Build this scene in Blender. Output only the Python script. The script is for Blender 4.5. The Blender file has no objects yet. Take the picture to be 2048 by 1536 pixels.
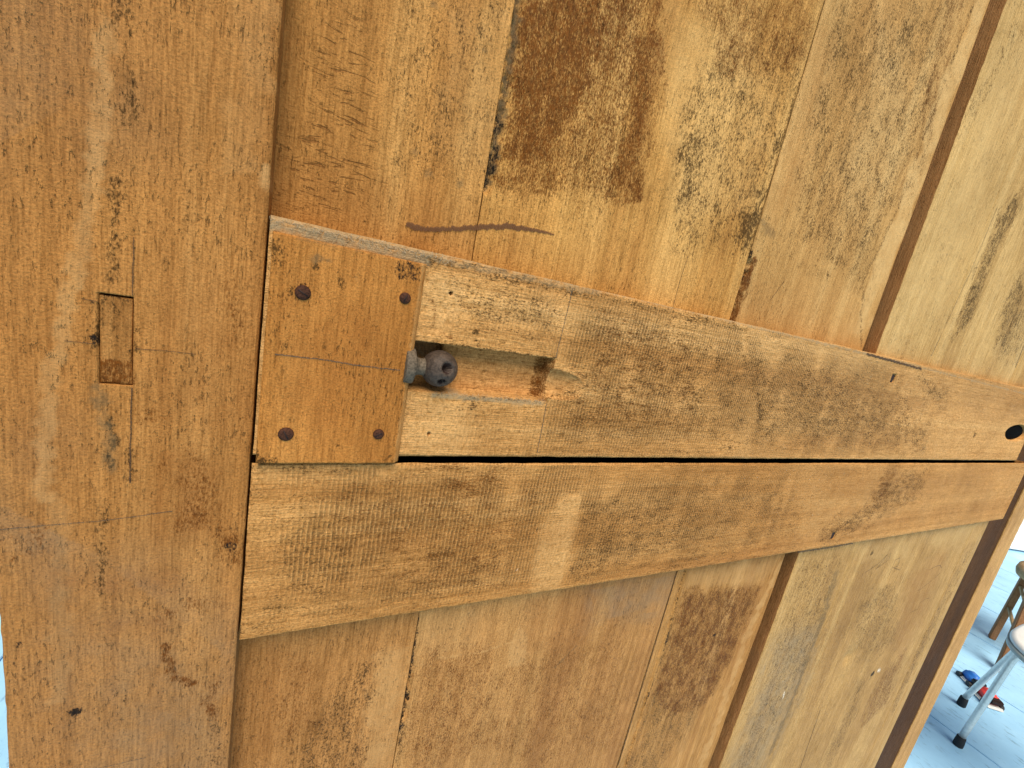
import bpy, bmesh, math, random
import numpy as np
from mathutils import Matrix, Vector
random.seed(7)
sc = bpy.context.scene
EYE = 1.1            # camera height over the floor
WALL = 0.25          # distance from the lens to the front of the boards

# ------------------------------------------------------------------ camera
cam = bpy.data.objects.new('camera', bpy.data.cameras.new('camera'))
sc.collection.objects.link(cam)
cam.data.sensor_width = 36.0
cam.data.lens = 14.842
cam.data.clip_start = 0.01
cam.data.clip_end = 200
RIGHT = Vector((0.890762, -0.412568, 0.190606)); UP = Vector((-0.083741, 0.263224, 0.961094)); FWD = Vector((0.446688, 0.872067, -0.199921))
m = Matrix((RIGHT, UP, -FWD)).transposed().to_4x4()
m.translation = (0, 0, EYE)
cam.matrix_world = m
sc.camera = cam
# ------------------------------------------------------------------ sky, sun, exposure
SUN_EL, SUN_AZ = math.radians(54), math.radians(12)   # azimuth from -Y towards +X
w = bpy.data.worlds.new('World'); sc.world = w; w.use_nodes = True
nt = w.node_tree
sky = nt.nodes.new('ShaderNodeTexSky'); sky.sky_type = 'NISHITA'; sky.sun_disc = False
sky.sun_elevation = SUN_EL; sky.air_density = 1.0; sky.dust_density = 1.5
bg = nt.nodes['Background']; bg.inputs['Strength'].default_value = 0.05
nt.links.new(sky.outputs[0], bg.inputs[0])
sdir = Vector((math.sin(-SUN_AZ) * math.cos(SUN_EL), -math.cos(SUN_AZ) * math.cos(SUN_EL), math.sin(SUN_EL)))
sky.sun_rotation = math.atan2(sdir.x, sdir.y)
sun = bpy.data.objects.new('sun', bpy.data.lights.new('sun', 'SUN')); sc.collection.objects.link(sun)
sun.data.energy = 4.2; sun.data.angle = math.radians(45); sun.data.color = (1, .88, .72)
sun.rotation_euler = sdir.to_track_quat('Z', 'Y').to_euler(); sun.location = (2, -2, 4)
vs = sc.view_settings
vs.view_transform = 'Standard'; vs.look = 'None'; vs.gamma = 1; vs.exposure = 0.32
vs.use_curve_mapping = False
sc.render.engine = 'CYCLES'

# ------------------------------------------------------------------ helpers
def link(o, parent=None):
    sc.collection.objects.link(o)
    if parent: o.parent = parent
    return o
def tag(o, label=None, cat=None, group=None, kind=None):
    if label: o['label'] = label
    if cat: o['category'] = cat
    if group: o['group'] = group
    if kind: o['kind'] = kind
    return o
def empty(name, loc):
    e = bpy.data.objects.new(name, None); e.location = loc; e.empty_display_size = .1
    return link(e)
def mesh_obj(name, V, F, mat, parent=None, smooth=False, off=(0, 0, 0)):
    me = bpy.data.meshes.new(name)
    V = np.asarray(V, float) - np.asarray(off, float)
    me.from_pydata(V.tolist(), [], F); me.materials.append(mat)
    if smooth: me.polygons.foreach_set('use_smooth', [True] * len(me.polygons))
    me.update()
    return link(bpy.data.objects.new(name, me), parent)
def bm_obj(name, bm, mat, parent=None, smooth=False):
    me = bpy.data.meshes.new(name); bmesh.ops.recalc_face_normals(bm, faces=bm.faces)
    bm.to_mesh(me); bm.free(); me.materials.append(mat)
    if smooth: me.polygons.foreach_set('use_smooth', [True] * len(me.polygons))
    return link(bpy.data.objects.new(name, me), parent)
def lathe(bm, prof, M, n=24):
    """prof: (radius, height) pairs; M maps local z-axis lathe into place"""
    rings = []
    for r, h in prof:
        rings.append([bm.verts.new(M @ Vector((r * math.cos(2 * math.pi * i / n), r * math.sin(2 * math.pi * i / n), h))) for i in range(n)])
    for a, b in zip(rings, rings[1:]):
        for i in range(n):
            bm.faces.new((a[i], a[(i + 1) % n], b[(i + 1) % n], b[i]))
    bm.faces.new(rings[0][::-1]); bm.faces.new(rings[-1])
def tube(bm, pts, r, n=12, r1=None):
    pts = [Vector(p) for p in pts]; rings = []
    t0 = (pts[1] - pts[0]).normalized()
    ref = Vector((0, 0, 1)) if abs(t0.z) < .9 else Vector((1, 0, 0))
    nrm = t0.cross(ref).normalized()
    for i, p in enumerate(pts):
        t = ((pts[min(i + 1, len(pts) - 1)] - pts[max(i - 1, 0)])).normalized()
        nrm = (nrm - t * nrm.dot(t)).normalized(); bi = t.cross(nrm)
        rr = r if r1 is None else r + (r1 - r) * i / (len(pts) - 1)
        rings.append([bm.verts.new(p + (nrm * math.cos(2 * math.pi * k / n) + bi * math.sin(2 * math.pi * k / n)) * rr) for k in range(n)])
    for a, b in zip(rings, rings[1:]):
        for i in range(n):
            bm.faces.new((a[i], a[(i + 1) % n], b[(i + 1) % n], b[i]))
    bm.faces.new(rings[0][::-1]); bm.faces.new(rings[-1])
def box(bm, c, s, M=None):
    r = bmesh.ops.create_cube(bm, size=1)
    for v in r['verts']:
        v.co = Vector((v.co.x * s[0], v.co.y * s[1], v.co.z * s[2]))
        if M: v.co = M @ v.co
        v.co += Vector(c)
    return r['verts']
def vnoise(U, V, s, seed=0):
    """smooth value noise on millimetre coordinates"""
    rng = np.random.RandomState(seed); T = rng.rand(64, 64)
    x = U / s; y = V / s; xi = np.floor(x).astype(int); yi = np.floor(y).astype(int)
    fx = x - xi; fy = y - yi; fx = fx * fx * (3 - 2 * fx); fy = fy * fy * (3 - 2 * fy)
    g = lambda i, j: T[i % 64, j % 64]
    return (g(xi, yi) * (1 - fx) + g(xi + 1, yi) * fx) * (1 - fy) + (g(xi, yi + 1) * (1 - fx) + g(xi + 1, yi + 1) * fx) * fy
def seg_dist(U, V, pts, closed=False):
    d = np.full(U.shape, 1e9); n = len(pts)
    for i in range(n if closed else n - 1):
        ax, ay = pts[i]; bx, by = pts[(i + 1) % n]; dx, dy = bx - ax, by - ay
        t = np.clip(((U - ax) * dx + (V - ay) * dy) / (dx * dx + dy * dy + 1e-9), 0, 1)
        d = np.minimum(d, np.hypot(U - ax - t * dx, V - ay - t * dy))
    return d
def inside(U, V, pts):
    c = np.zeros(U.shape, bool); n = len(pts)
    for i in range(n):
        ax, ay = pts[i]; bx, by = pts[(i + 1) % n]
        if ay == by: continue
        c ^= ((ay > V) != (by > V)) & (U < (bx - ax) * (V - ay) / (by - ay) + ax)
    return c
ss = lambda a, b, x: (lambda t: t * t * (3 - 2 * t))(np.clip((x - a) / (b - a), 0, 1))

# ------------------------------------------------------------------ materials
def N(nt, typ, **kw):
    n = nt.nodes.new(typ)
    for k, v in kw.items(): setattr(n, k, v)
    return n
class G:
    """tiny node-graph writer"""
    def __init__(s, name):
        s.m = bpy.data.materials.new(name); s.m.use_nodes = True; s.t = s.m.node_tree
        s.p = s.t.nodes['Principled BSDF']
    def set(s, sock, v):
        if isinstance(v, bpy.types.NodeSocket): s.t.links.new(v, sock)
        elif v is not None: sock.default_value = v
    def math(s, op, a, b=None, c=None, clamp=False):
        n = N(s.t, 'ShaderNodeMath', operation=op, use_clamp=clamp)
        s.set(n.inputs[0], a); s.set(n.inputs[1], b); s.set(n.inputs[2], c); return n.outputs[0]
    def rng(s, v, a, b, c=0., d=1., smooth=True):
        n = N(s.t, 'ShaderNodeMapRange', interpolation_type='SMOOTHSTEP' if smooth else 'LINEAR')
        for i, x in enumerate((v, a, b, c, d)): s.set(n.inputs[i], x)
        return n.outputs[0]
    def mix(s, f, a, b, mode='MIX'):
        n = N(s.t, 'ShaderNodeMix', data_type='RGBA', blend_type=mode)
        s.set(n.inputs[0], f); s.set(n.inputs[6], a); s.set(n.inputs[7], b); return n.outputs[2]
    def coord(s, scale=(1, 1, 1), loc=(0, 0, 0)):
        if not hasattr(s, 'tc'): s.tc = N(s.t, 'ShaderNodeTexCoord').outputs['Object']
        n = N(s.t, 'ShaderNodeMapping'); s.set(n.inputs[0], s.tc); n.inputs['Scale'].default_value = scale; n.inputs['Location'].default_value = loc
        return n.outputs[0]
    def noise(s, vec, scale=1., detail=2., rough=.5, dist=0.):
        n = N(s.t, 'ShaderNodeTexNoise'); s.set(n.inputs['Vector'], vec)
        n.inputs['Scale'].default_value = scale; n.inputs['Detail'].default_value = detail
        n.inputs['Roughness'].default_value = rough; n.inputs['Distortion'].default_value = dist
        return n.outputs[0]
    def attr(s, name):
        return N(s.t, 'ShaderNodeAttribute', attribute_name=name).outputs['Fac']
    def ramp(s, f, stops):
        n = N(s.t, 'ShaderNodeValToRGB'); s.set(n.inputs[0], f); e = n.color_ramp.elements
        while len(e) < len(stops): e.new(.5)
        for el, (p, c) in zip(e, stops): el.position = p; el.color = (*c, 1)
        return n.outputs[0]
    def bump(s, h, strength, dist):
        n = N(s.t, 'ShaderNodeBump'); n.inputs['Strength'].default_value = strength; n.inputs['Distance'].default_value = dist
        s.set(n.inputs['Height'], h); s.t.links.new(n.outputs[0], s.p.inputs['Normal'])
C4 = lambda c: (*c, 1)
ATTRS = ('mold', 'brown', 'pale', 'warmd', 'grey', 'greyish', 'dust', 'black', 'white', 'saw', 'crack')
def wood(name, dark, mid, light, grain='v', seed=0, pore=.5, fuzz=0.3, rough=.62, streak=1.):
    dark, mid, light = [(c[0], c[1] * .895, c[2] * .69) for c in (dark, mid, light)]
    g = G(name)
    def st(a, b):   # a across the grain, b along it
        return (a, a, b) if grain == 'v' else (b, a, a)
    L = (seed * 1.37, seed * .71, seed * 2.1)
    band = g.noise(g.coord(st(26, 1.3), L), 1, 5, .55, .7)
    col = g.ramp(band, [(.28, dark), (.5, mid), (.72, light)])
    blot = g.noise(g.coord((11, 11, 11), L), 1, 5, .6)
    col = g.mix(1, col, g.ramp(blot, [(.25, (.78, .76, .72)), (.55, (1, 1, 1)), (.8, (1.12, 1.12, 1.1))]), 'MULTIPLY')
    strk = g.noise(g.coord(st(190, 3.2), (L[0], L[1], L[2] + 5)), 1, 4, .6, .3)
    col = g.mix(1, col, g.ramp(strk, [(.30, [1 - streak * x for x in (.20, .23, .30)]), (.52, (1, 1, 1)), (.72, [1 + .13 * streak] * 3)]), 'MULTIPLY')
    fib = g.noise(g.coord(st(1000, 60), L), 1, 3, .6)
    col = g.mix(1, col, g.ramp(fib, [(.28, (.66, .62, .55)), (.52, (1, 1, 1)), (.75, (1.2, 1.2, 1.2))]), 'MULTIPLY')
    micro = g.noise(g.coord((900, 900, 900), L), 1, 3, .7)
    col = g.mix(1, col, g.ramp(micro, [(.3, (.68, .65, .60)), (.52, (1, 1, 1)), (.72, (1.18, 1.18, 1.18))]), 'MULTIPLY')
    # open pores and nicks
    po = g.noise(g.coord(st(900, 210), L), 1, 3, .65)
    pm = g.noise(g.coord((28, 28, 28), L), 1, 2)
    pf = g.math('MULTIPLY', g.rng(po, .59, .70), g.rng(pm, .35, .65, .15, 1.))
    col = g.mix(g.math('MULTIPLY', pf, pore), col, C4([c * .38 for c in dark]))
    A = {a: g.attr(a) for a in ATTRS}
    patch = g.noise(g.coord((60, 60, 60), L), 1, 4, .6)
    soft = g.rng(patch, .3, .7, .55, 1.15)
    col = g.mix(g.math('MULTIPLY', A['pale'], g.math('MULTIPLY', soft, .62), None, True), col, C4([min(.85, x * .9 + y) for x, y in zip(light, (.12, .10, .055))]))
    col = g.mix(g.math('MULTIPLY', A['warmd'], g.math('MULTIPLY', soft, .5), None, True), col, C4([mid[0] * .62, mid[1] * .5, mid[2] * .42]))
    lum = sum(mid) / 3
    col = g.mix(g.math('MULTIPLY', A['greyish'], g.math('MULTIPLY', soft, .5), None, True), col, C4((lum * .86, lum * .70, lum * .48)))
    # sawmarks: dirt sits in the kerf lines
    wv = N(g.t, 'ShaderNodeTexWave', wave_type='BANDS', bands_direction='X', wave_profile='SIN')
    g.set(wv.inputs['Vector'], g.coord((1, 1, 1), L)); wv.inputs['Scale'].default_value = 112
    wv.inputs['Distortion'].default_value = 2.2; wv.inputs['Detail'].default_value = 2.5; wv.inputs['Detail Scale'].default_value = .9
    sp = g.noise(g.coord((45, 45, 22), L), 1, 4, .6)
    sawf = g.math('MULTIPLY', g.math('MULTIPLY', wv.outputs[1] if len(wv.outputs) > 1 else wv.outputs[0], A['saw']), g.rng(sp, .26, .58, .25, 1.))
    fz = g.noise(g.coord((420, 420, 260), L), 1, 4, .65)
    if fuzz > .5: col = g.mix(1, col, g.ramp(fz, [(.33, (.70, .66, .56)), (.52, (1, 1, 1)), (.68, (1.12, 1.12, 1.12))]), 'MULTIPLY')
    sawd = g.math('MULTIPLY', sawf, g.rng(fz, .35, .65, .25, 1.))
    col = g.mix(g.math('MULTIPLY', sawd, .85), col, C4([mid[0] * .42, mid[1] * .36, mid[2] * .28]))
    # stains broken up by fine noise
    def stain(a, nz, soft_, colour, k):
        # amount a = rough share of the surface the stain covers
        th = g.math('SUBTRACT', .84, g.math('MULTIPLY', a, .64))
        f = g.rng(nz, g.math('SUBTRACT', th, soft_), g.math('ADD', th, soft_))
        return g.mix(g.math('MULTIPLY', g.math('MULTIPLY', f, k), g.rng(a, .02, .25)), col, g.mix(g.rng(fz, .35, .65), C4(colour), C4([c * 1.8 for c in colour])))
    stretch = lambda n: g.rng(n, .28, .72, 0., 1., False)
    n1 = g.noise(g.coord(st(900, 480), L), 1, 3, .75, .3)
    n2 = g.noise(g.coord(st(1100, 430), (L[0] + 3, L[1], L[2])), 1, 3, .75, .4)
    mid_n = g.noise(g.coord(st(150, 75), L), 1, 3, .6)
    n1b = stretch(g.math('ADD', g.math('MULTIPLY', n1, .7), g.math('MULTIPLY', mid_n, .3)))
    n2b = stretch(g.math('ADD', g.math('MULTIPLY', n2, .72), g.math('MULTIPLY', mid_n, .28)))
    col = stain(g.math('MULTIPLY', A['mold'], .92), n1b, .19, (.032, .015, .003), .9)
    col = stain(A['brown'], n2b, .26, (.080, .024, .002), .95)
    col = g.mix(g.math('MULTIPLY', A['grey'], g.rng(fz, .3, .6, .3, .95)), col, C4((.125, .085, .040)))
    col = stain(A['black'], n1b, .18, (.006, .004, .003), .97)
    col = g.mix(g.math('MULTIPLY', A['dust'], g.rng(fz, .28, .55, .45, 1.)), col, C4((.34, .245, .135)))
    col = stain(A['white'], n1b, .15, (.75, .70, .6), .8)
    # fine surface checks across the grain
    ck = g.noise(g.coord(st(70, 420), L), 1, 4, .6, 1.)
    ckf = g.math('MULTIPLY', g.rng(ck, .57, .66), A['crack'])
    col = g.mix(g.math('MULTIPLY', ckf, .75), col, C4([dark[0] * .4, dark[1] * .3, dark[2] * .25]))
    g.set(g.p.inputs['Base Color'], col)
    g.set(g.p.inputs['Roughness'], g.rng(fib, .3, .7, rough + .1, rough - .06))
    g.p.inputs['Specular IOR Level'].default_value = .10
    h = g.math('ADD', g.math('MULTIPLY', fib, .35), g.math('MULTIPLY', micro, .30))
    h = g.math('ADD', h, g.math('MULTIPLY', fz, fuzz))
    h = g.math('SUBTRACT', h, g.math('MULTIPLY', sawd, 1.1))
    h = g.math('SUBTRACT', h, g.math('MULTIPLY', pf, .4))
    h = g.math('SUBTRACT', h, g.math('MULTIPLY', ckf, .9))
    g.bump(h, .9, .0022)
    return g.m
def plain(name, col, rough=.6, metal=0, var=.15, scale=60, bump=0., spec=.4):
    g = G(name); n = g.noise(g.coord((1, 1, 1)), scale, 5, .65)
    g.set(g.p.inputs['Base Color'], g.ramp(n, [(.25, [c * (1 - var * 2) for c in col]), (.55, col), (.8, [min(1, c * (1 + var)) for c in col])]))
    g.p.inputs['Roughness'].default_value = rough; g.p.inputs['Metallic'].default_value = metal
    g.p.inputs['Specular IOR Level'].default_value = spec
    if bump: g.bump(n, .5, bump)
    return g.m
def inked(name, col, cover=.5, scale=900, dens=.7):
    """dry mark: broken coverage over the wood"""
    g = G(name); n = g.noise(g.coord((1, 1, 1)), scale, 4, .7)
    g.p.inputs['Base Color'].default_value = C4(col); g.p.inputs['Roughness'].default_value = .8
    e = g.attr('edge')
    a = g.rng(g.math('ADD', n, g.math('MULTIPLY', e, .6)), 1.05 - cover * .6, 1.2 - cover * .6)
    g.set(g.p.inputs['Alpha'], g.math('MULTIPLY', a, dens)); return g.m

M = {}
M['edge'] = wood('edge_board_wood', (.32, .152, .050), (.41, .208, .072), (.48, .270, .110), 'v', 1, .36, .2, .62, .7)
M['plate'] = wood('cover_plate_wood', (.34, .148, .038), (.43, .202, .058), (.49, .250, .082), 'v', 2, .6, .35)
M['ubrace'] = wood('upper_brace_wood', (.48, .258, .105), (.61, .360, .160), (.71, .460, .235), 'u', 3, .35, .8, .75)
M['lbrace'] = wood('lower_brace_wood', (.45, .232, .088), (.57, .320, .132), (.66, .412, .198), 'u', 4, .35, .9, .75)
M['P1'] = wood('plank_wood_a', (.37, .185, .060), (.46, .245, .085), (.54, .320, .130), 'v', 5, .4, .25)
M['P2'] = wood('plank_wood_b', (.44, .235, .080), (.55, .325, .120), (.64, .415, .180), 'v', 6, .4, .3)
M['P3'] = wood('plank_wood_c', (.42, .245, .100), (.53, .335, .150), (.62, .430, .220), 'v', 7, .5, .35, .62, .6)
M['P4'] = wood('plank_wood_d', (.46, .305, .140), (.56, .395, .195), (.64, .475, .260), 'v', 8, .45, .3, .62, .4)
M['Q1'] = wood('plank_wood_e', (.35, .175, .065), (.43, .230, .090), (.50, .290, .125), 'v', 9, .45, .3)  # lower planks toned down to carry the dimmer light below
M['Q2'] = wood('plank_wood_f', (.37, .195, .080), (.46, .260, .110), (.53, .320, .145), 'v', 10, .4, .25)
M['Q3'] = wood('plank_wood_g', (.37, .195, .075), (.46, .265, .105), (.54, .330, .150), 'v', 11, .45, .35)
M['Q4'] = wood('plank_wood_h', (.40, .255, .115), (.49, .325, .150), (.56, .395, .200), 'v', 12, .45, .3, .62, .4)
M['shaded_wood'] = wood('tabletop_shaded_wood', (.050, .020, .0025), (.080, .033, .004), (.105, .045, .006), 'v', 13, .6, .2)  # shade of the recess behind the planks is put into this dark colour
M['rim'] = wood('rim_wood', (.44, .265, .115), (.54, .345, .165), (.62, .420, .215), 'v', 14, .35, .2)
M['patch'] = wood('patch_wood', (.30, .140, .048), (.38, .195, .070), (.45, .25, .100), 'v', 15, .5, .2)
M['side'] = wood('stained_edge_wood', (.33, .175, .080), (.42, .235, .115), (.48, .28, .14), 'v', 31, .3, .15)
M['pencil'] = inked('pencil_graphite', (.06, .052, .042), .40, 1400)
M['crackm'] = inked('crack_shade', (.040, .018, .007), .62, 1100)
M['varnish'] = inked('varnish_stroke', (.105, .040, .012), .80, 700)
M['rust'] = plain('rusty_steel', (.066, .027, .015), .75, 0, .45, 900, .0008, .12)
M['rust_and_shade'] = plain('rusty_nail_and_shade', (.022, .008, .005), .8, .0, .3, 700, .0003)
M['iron'] = plain('grey_iron', (.13, .10, .068), .65, 0, .45, 700, .0012, .25)
M['gunmetal'] = plain('gunmetal', (.066, .045, .032), .55, 0, .45, 500, .0012, .3)
M['hole_shade'] = plain('hole_shade_black', (.003, .003, .003), .9, 0, .2, 100, 0, .03)
M['lint'] = plain('lint', (.50, .41, .28), .95, 0, .2, 300)

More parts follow.
